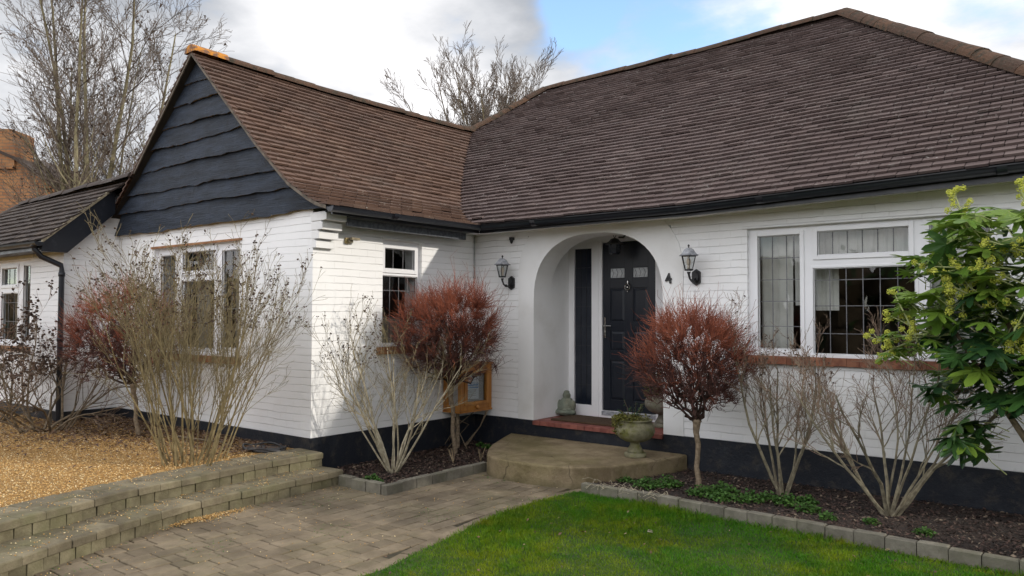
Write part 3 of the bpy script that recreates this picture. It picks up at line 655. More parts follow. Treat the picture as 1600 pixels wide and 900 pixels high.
# generic framed window. fr maps local (u along wall, w outward, v up) to world
def FY(y): return lambda u, w, v: (u, y - w, v)
def FX(x): return lambda u, w, v: (x + w, u, v)
def window(fr, u0, u1, v0, v1, lights, sill, sillmat, curtains=(), name='window'):
    m = MB(); W0, W1 = -.10, -.045
    us = sorted({u0, u1} | {l[0] for l in lights} | {l[1] for l in lights}); vs = sorted({v0, v1} | {l[2] for l in lights} | {l[3] for l in lights})
    hole = lambda u, v: any(l[0] < u < l[1] and l[2] < v < l[3] for l in lights)
    for ua, ub in zip(us, us[1:]):
        for va, vb in zip(vs, vs[1:]):
            if not hole((ua + ub) / 2, (va + vb) / 2): m.quad(fr(ua, W1, va), fr(ub, W1, va), fr(ub, W1, vb), fr(ua, W1, vb)); m.quad(fr(ua, W0, va), fr(ub, W0, va), fr(ub, W0, vb), fr(ua, W0, vb))
    for (a, c, d, e) in [l[:4] for l in lights] + [(u0, u1, v0, v1)]:
        for p, q in (((a, d), (c, d)), ((c, d), (c, e)), ((c, e), (a, e)), ((a, e), (a, d))): m.quad(fr(p[0], W0, p[1]), fr(q[0], W0, q[1]), fr(q[0], W1, q[1]), fr(p[0], W1, p[1]))
    gl = MB(); ld = MB()
    for (a, c, d, e, cols, rows, sash) in lights:      # glass rect a..c, d..e
        s = sash
        f0, f1 = (-.098, -.030) if s > .03 else (-.096, -.040)
        m.box(a - s, a, f0, f1, d - s, e + s, fr); m.box(c, c + s, f0, f1, d - s, e + s, fr)
        m.box(a, c, f0, f1, e, e + s, fr); m.box(a, c, f0, f1, d - s, d, fr)
        # glazing bead
        for (p, q, r_, t_) in ((a, a + .008, d, e), (c - .008, c, d, e), (a, c, e - .008, e), (a, c, d, d + .008)): m.box(p, q, -.075, -.052 + (.001 if q - p > .02 else 0), r_, t_, fr)
        gl.quad(fr(a, -.072, d), fr(c, -.072, d), fr(c, -.072, e), fr(a, -.072, e))
        for k in range(1, cols):
            u = a + (c - a) * k / cols; ld.box(u - .004, u + .004, -.0695, -.066, d, e, fr)
        for k in (rows if isinstance(rows, (list, tuple)) else [i / rows for i in range(1, rows)]):
            v = d + (e - d) * k; ld.box(a, c, -.0692, -.0655, v - .0035, v + .0035, fr)
    # mullions fill between lights
    for k in range(1, len(lights)):
        pass
    o = m.build(name, M['upvc'], H, bevel=.003)
    gl.build('pane', M['glass'], o); ld.build('leading', M['lead'], o)
    sm = MB(); a0, a1, z0, z1 = sill; w = a0
    while w < a1 - .01:
        w2 = min(w + .108, a1); sm.box(w + .001, w2 - .001, -.09, .035 + random.uniform(-.003, .003), z0 + random.uniform(-.003, .003), z1, fr); w = w2
    sm.build('sill', M[sillmat], o)
    ws = MB(); ws.box(u0 + .01, u1 - .01, -.044, .012, v0 - .002, v0 + .022, fr); ws.build('cill_board', M['upvc'], o)
    for (c0, c1, cz0, cz1, amp, matn) in curtains:
        cm = MB(); n = max(8, int((c1 - c0) / .018)); top = []; bot = []
        for i in range(n + 1):
            u = c0 + (c1 - c0) * i / n; w = -.24 + amp * math.sin(i * .9 + .6 * math.sin(i * .37)) + .3 * amp * math.sin(i * 2.3)
            top.append(fr(u, w * 1.0, cz1)); bot.append(fr(u + .01 * math.sin(i), w * 1.06, cz0))
        for i in range(n): cm.quad(top[i], top[i + 1], bot[i + 1], bot[i])
        cm.build('curtain', M[matn], o, smooth=True)
    return o
window(FY(0), WX0, WX1, WZ0, WZ1, [(3.637, 4.045, .925, 2.028, 3, [.2, .42, .61, .80], .038), (4.206, 4.985, 1.815, 2.040, 6, 1, .040), (4.163, 5.03, .890, 1.695, 6, [.24, .56, .86], .024), (5.145, 5.60, .925, 2.040, 3, [.2, .42, .61, .80], .038)],
       (3.50, 5.32, .785, .862), 'brick_sill', [(3.60, 3.92, .85, 2.08, .018, 'curtain'), (3.93, 4.12, 1.35, 2.08, .014, 'curtain'), (4.12, 4.34, 1.3, 2.08, .02, 'curtain'), (4.34, 4.98, 1.84, 2.08, .012, 'curtain'), (5.12, 5.4, .85, 2.08, .02, 'curtain')])
m = MB()
m.box(3.50, 5.75, -.022, 0.0, 2.106, 2.118); m.box(3.50, 5.75, -.014, 0.0, 2.128, 2.136); wall('window_trim', m, 'render')
window(FX(0), SY0, SY1, SZ0, SZ1, [(-1.513, -1.05, 1.765, 1.998, 3, 1, .045), (-1.545, -.995, .925, 1.690, 4, [.38, .78], .012)], (-1.66, -.80, .81, .89), 'brick_sill2', [(-1.5, -1.0, .9, 1.2, .01, 'curtain_beige')])
m = MB(); m.box(SY0 - .02, SY1 + .02, 0.0, .018, SZ1 + .002, SZ1 + .022, FX(0)); wall('window_trim', m, 'render')
window(FY(-WL), GX0, GX1, GZ0, GZ1, [(-3.125, -2.77, .86, 1.985, 2, [.4, .8], .03), (-2.59, -1.885, 1.765, 2.0, 4, 1, .045), (-2.60, -1.88, .84, 1.65, 4, [.38, .78], .03), (-1.73, -1.37, .86, 1.985, 2, [.4, .8], .03)],
       (-3.30, -1.24, .69, .768), 'brick_sill2', [(-3.15, -2.75, .8, 2.04, .02, 'curtain_beige'), (-2.6, -2.35, .8, 2.04, .02, 'curtain_beige'), (-1.75, -1.35, .8, 2.04, .02, 'curtain_beige')])
m = MB(); f = FY(-WL); m.box(-3.28, -1.26, 0.0, .02, 2.075, 2.10, f); wall('window_trim', m, 'brick_sill2')
window(FY(EY), EX0, EX1, EZ0, EZ1, [(-6.85, -6.5, .87, 1.90, 2, [.4, .8], .04), (-6.35, -5.79, 1.66, 1.90, 3, 1, .045), (-6.37, -5.76, .87, 1.54, 3, [.4, .8], .03), (-5.57, -5.265, .87, 1.92, 2, [.4, .8], .02)],
       (-7.0, -5.15, .73, .798), 'brick_sill2', [(-6.4, -6.2, .8, 1.95, .02, 'curtain_beige'), (-5.6, -5.25, .8, 1.95, .02, 'curtain_beige')])
m = MB(); m.box(EX0 - .02, EX1 + .1, 0.0, .012, EZ1 + .01, EZ1 + .08, FY(EY)); wall('window_trim', m, 'render')

# front door screen
m = MB(); y0, y1 = .735, .80
for x0, x1, z0, z1, ya in ((.931, 1.012, 0, 2.244, y0), (2.215, 2.629, 0, 2.244, y0), (1.012, 2.215, 2.165, 2.244, y0), (1.30, 1.372, .0, 2.165, y0 - .004), (1.374, 1.425, .0, 2.165, y0 - .004), (1.012, 1.30, .0, .135, y0 + .003), (1.012, 1.30, 2.085, 2.165, y0 + .003), (1.425, 2.215, 0, .085, y0 - .003), (1.425, 2.150 + .065, 2.145, 2.165, y0 + .004), (2.152, 2.215, .085, 2.145, y0 + .004), (1.268, 1.30, .135, 2.085, y0 + .006)):
    m.box(x0, x1, ya, y1, z0, z1)
dfm = wall('door_frame', m, 'upvc', .004)
m = MB(); m.box(1.012, 1.268, .765, .775, .135, 2.085); m.build('side_light', M['black_glass'], dfm)
m = MB()
for k in range(1, 8): m.box(1.012, 1.268, .760, .766, .135 + k * .244, .138 + k * .244)
for k in (1, 2): m.box(1.012 + k * .085, 1.015 + k * .085, .7605, .7662, .135, 2.085)
m.build('leading', M['iron'], dfm)
m = MB(); m.box(1.425, 2.152, .722, .740, .030, .082); m.build('threshold', M['pewter'], dfm)
DX0, DX1, DZ0, DZ1, DY = 1.429, 2.149, .092, 2.142, .752
m = MB()
# stiles, rails and panels
pan = [(1.53, 1.735, 1.70, 1.825), (1.845, 2.05, 1.70, 1.825), (1.53, 1.735, 1.17, 1.58), (1.845, 2.05, 1.17, 1.58), (1.53, 1.735, .82, 1.06), (1.845, 2.05, .82, 1.06), (1.53, 1.735, .22, .70), (1.845, 2.05, .22, .70)]
m.box(DX0, DX1, DY + .012, DY + .045, DZ0, DZ1)
xs = [DX0, 1.53, 1.735, 1.845, 2.05, DX1]; zs = [DZ0, .22, .70, .82, 1.06, 1.17, 1.58, 1.70, 1.825, DZ1]
for x0, x1 in ((DX0, 1.53), (1.735, 1.845), (2.05, DX1)): m.box(x0, x1, DY, DY + .013, DZ0, DZ1)
for z0, z1 in ((DZ0, .22), (.70, .82), (1.06, 1.17), (1.58, 1.70), (1.825, DZ1)):
    for x0, x1 in ((1.53, 1.735), (1.845, 2.05)): m.box(x0, x1, DY, DY + .013, z0, z1)
for (x0, x1, z0, z1) in pan[2:]:
    n = len(m.v); c = .035; m.v += [(x0 + .01, DY + .0115, z0 + .01), (x1 - .01, DY + .0115, z0 + .01), (x1 - .01, DY + .0115, z1 - .01), (x0 + .01, DY + .0115, z1 - .01), (x0 + c, DY + .002, z0 + c), (x1 - c, DY + .002, z0 + c), (x1 - c, DY + .002, z1 - c), (x0 + c, DY + .002, z1 - c)]
    m.f += [(n + 4, n + 5, n + 6, n + 7)] + [(n + i, n + (i + 1) % 4, n + 4 + (i + 1) % 4, n + 4 + i) for i in range(4)]
door = m.build('front_door', M['door'], H, bevel=.003)
m = MB()
for p in pan[:2]: m.box(p[0] + .008, p[1] - .008, DY + .004, DY + .011, p[2] + .006, p[3] - .006)
m.build('door_pane', M['frost_glass'], door)
m = MB()
for p in pan[:2]:
    a, b, c, d = p; 
    for k in range(3): m.tube([(a + .03 + k * .06, DY + .003, c + .01), (a + .05 + k * .06, DY + .003, (c + d) / 2), (a + .025 + k * .06, DY + .003, d - .01)], .0022, 4)
m.build('pane_leading', M['iron'], door)
m = MB()   # handle: plate, lever, cylinder
m.box(1.448, 1.474, DY - .012, DY + .001, .975, 1.225); m.tube([(1.461, DY - .01, 1.12), (1.461, DY - .05, 1.12), (1.49, DY - .055, 1.122), (1.575, DY - .052, 1.118)], [.011, .010, .009, .008], 8, True); m.tube([(1.461, DY - .024, 1.04), (1.461, DY, 1.04)], .009, 8, True)
m.build('handle', M['chrome'], door, bevel=.002)
m = MB(); kc = (1.785, DY - .022, 1.60); ring = [(kc[0] + .034 * math.sin(t), kc[1] - .004, kc[2] - .01 + .036 * math.cos(t)) for t in np.linspace(0, 2 * math.pi, 19)]
m.tube(ring, .006, 6); m.tube([(kc[0], DY, kc[2] + .075), (kc[0], DY - .012, kc[2] + .06), (kc[0], DY - .016, kc[2] + .02)], [.006, .010, .012], 6, True); m.ball((kc[0], DY - .02, kc[2] - .012), .017); m.ball((kc[0], DY - .02, kc[2] - .062), .009)
m.build('knocker', M['chrome'], door)

# ---- roofs
EAVE_Y = -.35
def ez(x): return 2.345 + .032 * max(0, x - 3)
def rzz(x): return 5.255 + .03 * x
def main_z(x, y):
    t = (y - EAVE_Y) / (3.55 - EAVE_Y); return ez(x) + (rzz(x) - ez(x)) * t
HIPR = lambda y: 3.58 + (3.55 - y) * .885
HIPL = lambda y: -1.39 - (3.55 - y) * .69
def tiles(pt, umin, umax, smax, inside, mb, gauge=.10, tw=.168, thick=.021, lift=.016, clamp=None):
    """pt(u,s)->(Vector pos, Vector normal, Vector along-u); rows climb s"""
    row = 0; s = 0
    while s < smax:
        u = umin - (tw / 2 if row % 2 else 0) - random.uniform(0, .01)
        wave = random.uniform(-.002, .002)
        while u < umax:
            uc = u + tw / 2
            if inside(uc, s + gauge / 2):
                j = random.uniform(-.004, .004); jl = random.uniform(-.003, .005); sk = random.uniform(-.003, .003)
                if random.random() < .012: jl += random.uniform(.004, .012)
                g = .0034
                u0, u1 = u + g, u + tw - g
                if clamp:
                    lo, hi = clamp(s); u0 = max(u0, lo + random.uniform(0, .004)); u1 = min(u1, hi - random.uniform(0, .004))
                    if u1 - u0 < .01: u += tw; continue
                a, na = pt(u0, s - .012 + jl * .8); b, nb = pt(u1, s - .012 + jl * .8 + sk)
                c, nc = pt(u1, min(s + gauge + .01, smax)); d, nd = pt(u0, min(s + gauge + .01, smax))
                h0 = thick + lift + j + jl * .5 + wave; h1 = lift * .35 + j * .4
                A = a + na * h0; B = b + nb * (h0 + random.uniform(-.002, .002)); C_ = c + nc * h1; D_ = d + nd * h1
                mid = (A + B) / 2 + na * .0015
                n = len(mb.v); mb.v += [tuple(A), tuple(B), tuple(C_), tuple(D_), tuple(A - na * thick * 1.1), tuple(B - nb * thick * 1.1), tuple(D_ - nd * .012), tuple(C_ - nc * .012)]
                mb.f += [(n, n + 1, n + 2, n + 3), (n + 4, n + 5, n + 1, n), (n + 4, n, n + 3, n + 6), (n + 1, n + 5, n + 7, n + 2)]
            u += tw
        s += gauge; row += 1
roof = H
# main front slope
SL = math.hypot(3.90, 3.0)
def sag(x, t): return -.020 * math.sin(max(0, min(1, (x + 2) / 8)) * math.pi) * t + .006 * math.sin(x * 2.1) * math.sin(t * 5)
def pt_main(u, s):
    t = s / SL; y = EAVE_Y + 3.9 * t; z = main_z(u, y) + sag(u, t); n = Vector((0, -(rzz(u) - ez(u)), 3.9)).normalized(); return Vector((u, y, z)), n
def wing_surface(x): return prof_z(x)
def in_main(u, s):
    p, _ = pt_main(u, s)
    if not (HIPL(p.y) < u < HIPR(p.y)): return False
    if p.y < 2.45 and -4.7 < u < .40 and prof_z(u) > p.z + .035: return False
    return True
mb = MB(); tiles(pt_main, -4.6, 7.3, SL - .02, in_main, mb)
main_tiles = mb.build('main_roof', M['tiles'], H)
# wing slopes
arc = [0]
for a, b in zip(PROF, PROF[1:]): arc.append(arc[-1] + math.hypot(b[0] - a[0], b[1] - a[1]))
def prof_at(s):
    s = max(-.05, min(s, arc[-1]))
    for i in range(len(PROF) - 1):
        if s <= arc[i + 1] or i == len(PROF) - 2:
            t = (s - arc[i]) / (arc[i + 1] - arc[i]); a, b = PROF[i], PROF[i + 1]
            dx, dz = b[0] - a[0], b[1] - a[1]; L_ = math.hypot(dx, dz); return a[0] + dx * t, a[1] + dz * t, (dz / L_, -dx / L_)
YV = -WL - .14
def wsag(y, t): return -.035 * math.sin(max(0, min(1, (y + 2.6) / 5)) * math.pi) * t
def pt_wr(u, s):
    x, z, n = prof_at(s); return Vector((x, u, z + wsag(u, s / arc[-1]))), Vector((n[0], 0, n[1]))
def pt_wl(u, s):
    x, z, n = prof_at(s); return Vector((-4.36 - x, -u, z + wsag(-u, s / arc[-1]))), Vector((-n[0], 0, n[1]))
def in_wr(u, s):
    p, _ = pt_wr(u, s); return u < 2.5 and (u < EAVE_Y or main_z(p.x, u) < p.z + .03)
def in_wl(u, s):
    p, _ = pt_wl(u, s); y = -u
    return y < 2.5 and y > YV - .085 and (y < EAVE_Y or main_z(p.x, y) < p.z + .03) and not (p.z < 2.3)
mb = MB(); tiles(pt_wr, YV, 2.5, arc[-1] - .02, in_wr, mb, clamp=lambda s: (YV, 9)); wing_tiles = mb.build('wing_roof', M['tiles_sunlit'], H)
mb = MB(); tiles(pt_wl, -2.5, -YV + .15, arc[-1] - .02, in_wl, mb, clamp=lambda s: (-9, -YV)); mb.build('wing_roof', M['tiles_sunlit'], H)
# right hip slope
HX = 7.03
def pt_hr(u, s):
    t = s / 4.7; x = HX - (HX - 3.58) * t; z = 2.47 + (5.36 - 2.47) * t; n = Vector((2.89, 0, 3.45)).normalized(); return Vector((x, u, z)), n
def in_hr(u, s):
    p, _ = pt_hr(u, s); return abs(u - 3.55) < (p.x - 3.58) / .885
mb = MB(); tiles(pt_hr, -.4, 7.5, 4.5, in_hr, mb, .1, .168); mb.build('hip_roof', M['tiles'], H)
# underlay sheets (also the rear slope)
m = MB(); d = .012
def U(x, y, z): return (x, y, z - d)
m.poly([U(-4.08, EAVE_Y, 2.345), U(7.03, EAVE_Y, ez(7.03)), U(3.58, 3.55, rzz(3.58)), U(-1.39, 3.55, rzz(-1.39))][:0] or [U(.2, EAVE_Y + .0, 2.345), U(3, EAVE_Y, 2.345), U(3.3, 3.55, rzz(3.3)), U(-1.39, 3.55, rzz(-1.39)), U(-2.18, 2.4, main_z(-2.18, 2.4))])
m.poly([U(3, EAVE_Y, 2.345), U(7.03, EAVE_Y, ez(7.03)), U(3.58, 3.55, rzz(3.58)), U(3.3, 3.55, rzz(3.3))])
m.poly([U(7.03, EAVE_Y, ez(7.03)), U(7.03, 7.45, 2.45), U(3.58, 3.55, rzz(3.58))])
m.poly([U(7.03, 7.45, 2.45), U(-4.1, 7.45, 2.35), U(-1.39, 3.55, rzz(-1.39)), U(3.58, 3.55, rzz(3.58))])
m.poly([U(-4.1, 7.45, 2.35), U(-4.1, EAVE_Y, 2.35), U(-1.39, 3.55, rzz(-1.39))])
for k, sgn in ((0, 1), (1, -1)):
    for a, b in zip(PROF, PROF[1:]):
        X = (lambda x: x) if sgn == 1 else (lambda x: -4.36 - x)
        ys = np.linspace(YV + .02, 2.45, 9)
        for ya, yb in zip(ys, ys[1:]):
            if ya > .1 and a[1] < 3.0 : 
                if main_z(0, ya) > a[1] + .5: continue
            q = [(X(a[0]), ya, a[1] - d - .03), (X(a[0]), yb, a[1] - d - .03), (X(b[0]), yb, b[1] - d - .03), (X(b[0]), ya, b[1] - d - .03)]; m.poly(q if sgn == 1 else q[::-1])
m.build('roof_underlay', M['under'], H)
# ridge tiles
def ridge_run(a, b, r, mb, seg=.42, name=None, drop=.0):
    A, B = Vector(a), Vector(b); L_ = (B - A).length; n = max(1, round(L_ / seg)); dr = (B - A).normalized(); side = dr.cross(Vector((0, 0, 1))).normalized(); up = side.cross(dr)
    for i in range(n):
        p0 = A + dr * (L_ * i / n) ; p1 = A + dr * (L_ * (i + 1) / n + .012); off = up * random.uniform(-.006, .006) + side * random.uniform(-.004, .004); tl = random.uniform(-.006, .010)
        n0 = len(mb.v); K = 9
        for (p, rr, t2) in ((p0, r * 1.0, 0), (p1, r * 1.045, tl)):
            for k in range(K):
                th = math.pi * (.02 + .96 * k / (K - 1)); q = p + off + side * (math.cos(th) * rr * 1.12) + up * (math.sin(th) * rr * .95 - .045 + t2); mb.v.append(tuple(q))
        for k in range(K - 1): mb.f.append((n0 + k, n0 + k + 1, n0 + K + k + 1, n0 + K + k))
        mb.f.append(tuple(n0 + k for k in range(K))); mb.f.append(tuple(n0 + K + k for k in range(K))[::-1])
m = MB(); ridge_run((-1.45, 3.55, rzz(-1.4) + .02), (1.4, 3.55, rzz(1.4) + .0), .105, m); ridge_run((1.4, 3.55, rzz(1.4)), (3.6, 3.55, rzz(3.6) + .03), .105, m)
ridge_run((3.60, 3.50, rzz(3.6) + .02), (7.0, -.32, ez(7.0) + .05), .106, m, .34); ridge_run((-1.45, 3.5, rzz(-1.4) + .02), (-2.2, 2.45, 4.42), .10, m, .34); ridge_run((3.6, 3.6, rzz(3.6) + .02), (7.0, 7.4, 2.5), .105, m, .34)
ridge_run((-2.25, 2.4, 4.40), (-4.05, -.3, 2.4), .10, m, .34)
m.build('main_ridge', M['ridge'], H, smooth=False)
m = MB(); zr = lambda y: 4.375 + wsag(y, 1)
ys = np.linspace(YV + .42, 2.4, 8)
for a, b in zip(ys, ys[1:]): ridge_run((-2.18, a, zr(a)), (-2.18, b, zr(b)), .105, m, .35)
m.build('wing_ridge', M['ridge'], H)
m = MB(); ridge_run((-2.18, YV - .01, 4.385), (-2.18, YV + .42, zr(YV + .42)), .11, m, .43); m.build('end_ridge_tile', M['lichen_ridge'], H)
# mortar verges following the gable profile
m = MB()
full = [(x, z) for x, z in PROF] + [(-4.36 - x, z) for x, z in PROF[-2::-1] if -4.36 - x > -4.0]
for a, b in zip(full, full[1:]):
    for (y0, y1, dz0, dz1) in ((YV + .006, YV + .10, -.038, -.001),):
        m.poly([(a[0], y0, a[1] + dz0), (b[0], y0, b[1] + dz0), (b[0], y0, b[1] + dz1), (a[0], y0, a[1] + dz1)])
        m.poly([(a[0], y0, a[1] + dz0), (a[0], y1 + .1, a[1] + dz0), (b[0], y1 + .1, b[1] + dz0), (b[0], y0, b[1] + dz0)])
m.build('verge', M['verge'], H)
# waney-edged boards
zb = [4.03, 3.795, 3.55, 3.325, 3.08, 2.79, 2.57, 2.295]; m = MB(); me_ = MB(); ztop = 4.33
def gx(z):    # half-width limits at height z under the tiles
    lo = -2.18
    for a, b in zip(PROF[::-1], PROF[-2::-1]):
        if b[1] <= z + .045 <= a[1]:
            t = (z + .045 - a[1]) / (b[1] - a[1]); lo = a[0] + (b[0] - a[0]) * t; break
    else: lo = .30 if z < 2.4 else -2.18
    return max(-4.165, -4.36 - lo), min(lo, .30)
for i, z in enumerate(zb):
    zt = (zb[i - 1] + .05) if i else 4.36
    n = 46; ph = random.uniform(0, 6); amp = .005 + .004 * random.random(); prev = None
    l0, r0 = gx(z); l1, r1 = gx(zt) if i else (-2.20, -2.16)
    if i == len(zb) - 1: l0, r0 = -4.17, .27
    notch = random.uniform(.2, .8); yb = -WL - .060 - .004 * random.random(); yt = -WL - .022
    tilt = random.uniform(-.012, .012)
    for k in range(n + 1):
        t = k / n; x0 = l0 + (r0 - l0) * t; x1 = l1 + (r1 - l1) * t
        w = amp * (math.sin(x0 * 3.1 + ph) + .7 * math.sin(x0 * 7.7 + ph * 2) + .45 * math.sin(x0 * 17 + ph * 3)) + random.uniform(-.005, .005) + tilt * (t - .5) * 2 - .018 * math.exp(-((t - notch) / .03) ** 2) * (i % 2)
        yy = yb + .010 * math.sin(x0 * 2.3 + ph) + random.uniform(-.0015, .0015)
        A = (x0, yy, z + w); B = (x1, yt, zt); Cc = (x0, yy + .028, z + w + .004); A2 = (x0, yy + .004, z + w - .004)
        Mi = (x0 + (x1 - x0) * .5, (yy + yt) / 2 - .004, (z + w + zt) / 2)
        if prev:
            n0 = len(m.v); 
            m.v += [prev[0], A, Mi, prev[3]] if k == 1 else [A, Mi]
            if k == 1: m.f.append((n0, n0 + 1, n0 + 2, n0 + 3)); m.v += [B, prev[1]]; m.f.append((n0 + 3, n0 + 2, n0 + 4, n0 + 5)); last = (n0 + 1, n0 + 2, n0 + 4)
            else:
                m.v += [B]; m.f.append((last[0], n0, n0 + 1, last[1])); m.f.append((last[1], n0 + 1, n0 + 2, last[2])); last = (n0, n0 + 1, n0 + 2)
            me_.quad(prev[0], A, Cc, prev[2])
        prev = (A, B, Cc, Mi)
gb = m.build('gable_boards', M['boards'], H, smooth=True); me_.build('board_edge', M['board_edge'], gb)
# gutters & fascia
def gutter(mb, A, B, out, r=.055, joints=True):
    A, B = Vector(A), Vector(B); d = (B - A).normalized(); K = 8; n0 = len(mb.v); o = Vector(out)
    for p in (A, B):
        for rr in (r, r - .006):
            for k in range(K + 1):
                th = math.pi * k / K; mb.v.append(tuple(p + o * (math.cos(th) * rr) + Vector((0, 0, -math.sin(th) * rr))))
    S_ = 2 * (K + 1)
    for k in range(K): mb.f.append((n0 + k, n0 + k + 1, n0 + S_ + k + 1, n0 + S_ + k)); mb.f.append((n0 + K + 1 + k + 1, n0 + K + 1 + k, n0 + S_ + K + 1 + k, n0 + S_ + K + 1 + k + 1))
    mb.f.append((n0, n0 + K + 1, n0 + S_ + K + 1, n0 + S_)); mb.f.append((n0 + K + 1 + K, n0 + K, n0 + S_ + K, n0 + S_ + 2 * K + 1))
    for c in (0, S_): mb.f.append(tuple(n0 + c + k for k in range(K + 1)))
    if joints:
        L_ = (B - A).length; s = .8
        while s < L_:
            p = A + d * s; pts = []
            n1 = len(mb.v)
            for q in (p, p + d * .07):
                for k in range(K + 1):
                    th = math.pi * k / K; mb.v.append(tuple(q + o * (math.cos(th) * (r + .006)) + Vector((0, 0, -math.sin(th) * (r + .006) + .003))))
            for k in range(K): mb.f.append((n1 + k, n1 + k + 1, n1 + K + 1 + k + 1, n1 + K + 1 + k))
            s += 1.9
m = MB(); gutter(m, (.40, -.405, 2.315), (3, -.405, 2.315), (0, -1, 0)); gutter(m, (3.0, -.405, 2.315), (7.1, -.405, 2.315 + .032 * 4.1), (0, -1, 0))
m.build('gutter', M['black_plastic'], H, smooth=True)
m = MB(); gutter(m, (.425, -WL - .13, 2.30), (.425, -.40, 2.315), (1, 0, 0)); m.build('gutter', M['black_plastic'], H, smooth=True)
m = MB(); m.box(6.99, 7.01, -.34, 7.45, 2.33, 2.46); m.build('fascia', M['black_plastic'], H); m = MB(); m.box(6.6, 6.99, -.30, 7.45, 2.335, 2.345); m.build('soffit', M['render'], H); m = MB(); gutter(m, (7.07, -.4, 2.44), (7.07, 7.45, 2.42), (1, 0, 0)); m.build('gutter', M['black_plastic'], H, smooth=True)
m = MB(); m.box(.36, 3.0, -.345, -.325, 2.235, 2.345); m.quad((3.0, -.345, 2.235), (7.0, -.345, 2.33), (7.0, -.345, 2.475), (3.0, -.345, 2.345)); m.quad((3.0, -.345, 2.235), (3, -.31, 2.235), (7.0, -.31, 2.33), (7.0, -.345, 2.33)); m.box(.345, .365, -WL - .05, -.36, 2.235, 2.34)
m.build('fascia', M['black_plastic'], H)
m = MB(); m.box(.02, 3.0, -.322, 0, 2.262, 2.272); m.quad((3.0, -.324, 2.262), (3.0, 0, 2.262), (7.0, 0, 2.375), (7.0, -.324, 2.375)); m.build('soffit', M['render'], H); m = MB(); m.box(0, .342, -WL + .26, -.325, 2.246, 2.256); m.build('soffit', M['black_plastic'], H)
m = MB(); m.box(.205, .235, -WL + .25, -.45, 2.155, 2.235); m.build('lower_fascia', M['fascia_grey'], H)   # faded board under the side eave
m.v = []
# corbelled kneeler at the wing corner
m = MB()
for k, ox in enumerate((.055, .105, .160, .225)):
    z0 = 1.925 + k * .090
    m.box(-.02, ox, -WL - .004 - k * .003, -WL + .235 + k * .004, z0, z0 + .072); m.box(-.02, ox - .03, -WL - .002, -WL + .21, z0 + .072, z0 + .09)
wall('corbel', m, 'render', .003)
# extension roof
def pt_ex(u, s):
    y = -3.52 + s * .745; z = 2.16 + s * .667; return Vector((u, y, z)), Vector((0, -.667, .745))
mb = MB(); tiles(pt_ex, -8.6, -3.45, 1.30, lambda u, s: u < (-3.93 if s < .95 else -3.62 - (1.3 - s)) and u > -8.5 + s * .9, mb, .115, .21, .02, .012, clamp=lambda s: (-9, -4.0 if s < .95 else 9)); mb.build('extension_roof', M['tiles_grey'], H)
m = MB(); m.poly([(-8.5, -3.52, 2.14), (-4.03, -3.52, 2.14), (-4.03, -2.80, 2.79), (-3.7, -2.56, 3.01), (-7.4, -2.56, 3.01)]); m.poly([(-7.4, -2.56, 3.0), (-3.7, -2.56, 3.0), (-4.2, 2.3, 2.2), (-8.5, 2.3, 2.2)]); m.poly([(-8.5, -3.52, 2.14), (-7.4, -2.56, 3.0), (-8.5, 2.3, 2.2)]); m.build('roof_underlay', M['under'], H)
m = MB(); ridge_run((-7.35, -2.56, 3.01), (-3.62, -2.60, 3.06), .09, m, .42); ridge_run((-7.35, -2.56, 3.01), (-8.5, -3.5, 2.2), .09, m, .42); m.build('extension_ridge', M['tiles_grey'], H)
m = MB(); gutter(m, (-8.55, -3.57, 2.16), (-4.0, -3.57, 2.135), (0, -1, 0), .055); m.box(-8.5, -4.02, -3.525, -3.50, 2.04, 2.15); m.build('gutter', M['black_plastic'], H)
m = MB()
def vfr(a, b, c): return (c, a, b)
m.prism([(-3.53, 2.02), (-3.24, 2.02), (-2.66, 2.58), (-2.66, 2.86), (-2.72, 2.86), (-3.53, 2.13)], -4.045, -4.015, vfr); m.build('barge_board', M['black_plastic'], H)
m = MB(); m.prism([(-3.53, 2.128), (-2.74, 2.838), (-2.74, 2.875), (-3.53, 2.168)], -4.055, -4.002, vfr); m.build('verge', M['mortar'], H)
m = MB(); m.box(-8.4, -4.05, -3.50, EY, 2.05, 2.06); m.build('soffit', M['black_plastic'], H)
# downpipe
m = MB(); px, py = -4.09, -3.27
m.tube([(px - .05, -3.57, 2.12), (px - .05, -3.57, 2.05), (px - .03, -3.50, 1.96), (px, py - .01, 1.86), (px, py, 1.78), (px, py, -.12)], .034, 10)
for z in (1.72, .9): m.tube([(px, py, z), (px, py, z + .05)], .041, 10, True)
m.tube([(px - .05, -3.57, 2.13), (px - .05, -3.57, 2.06)], .043, 10, True); m.build('downpipe', M['black_plastic'], H, smooth=True)
# thin black cable in the inner corner
m = MB(); m.tube([(.012, -.04, 2.24), (.012, -.04, 1.6), (.02, -.03, .66)], .004, 5); m.build('cable', M['iron'], H)

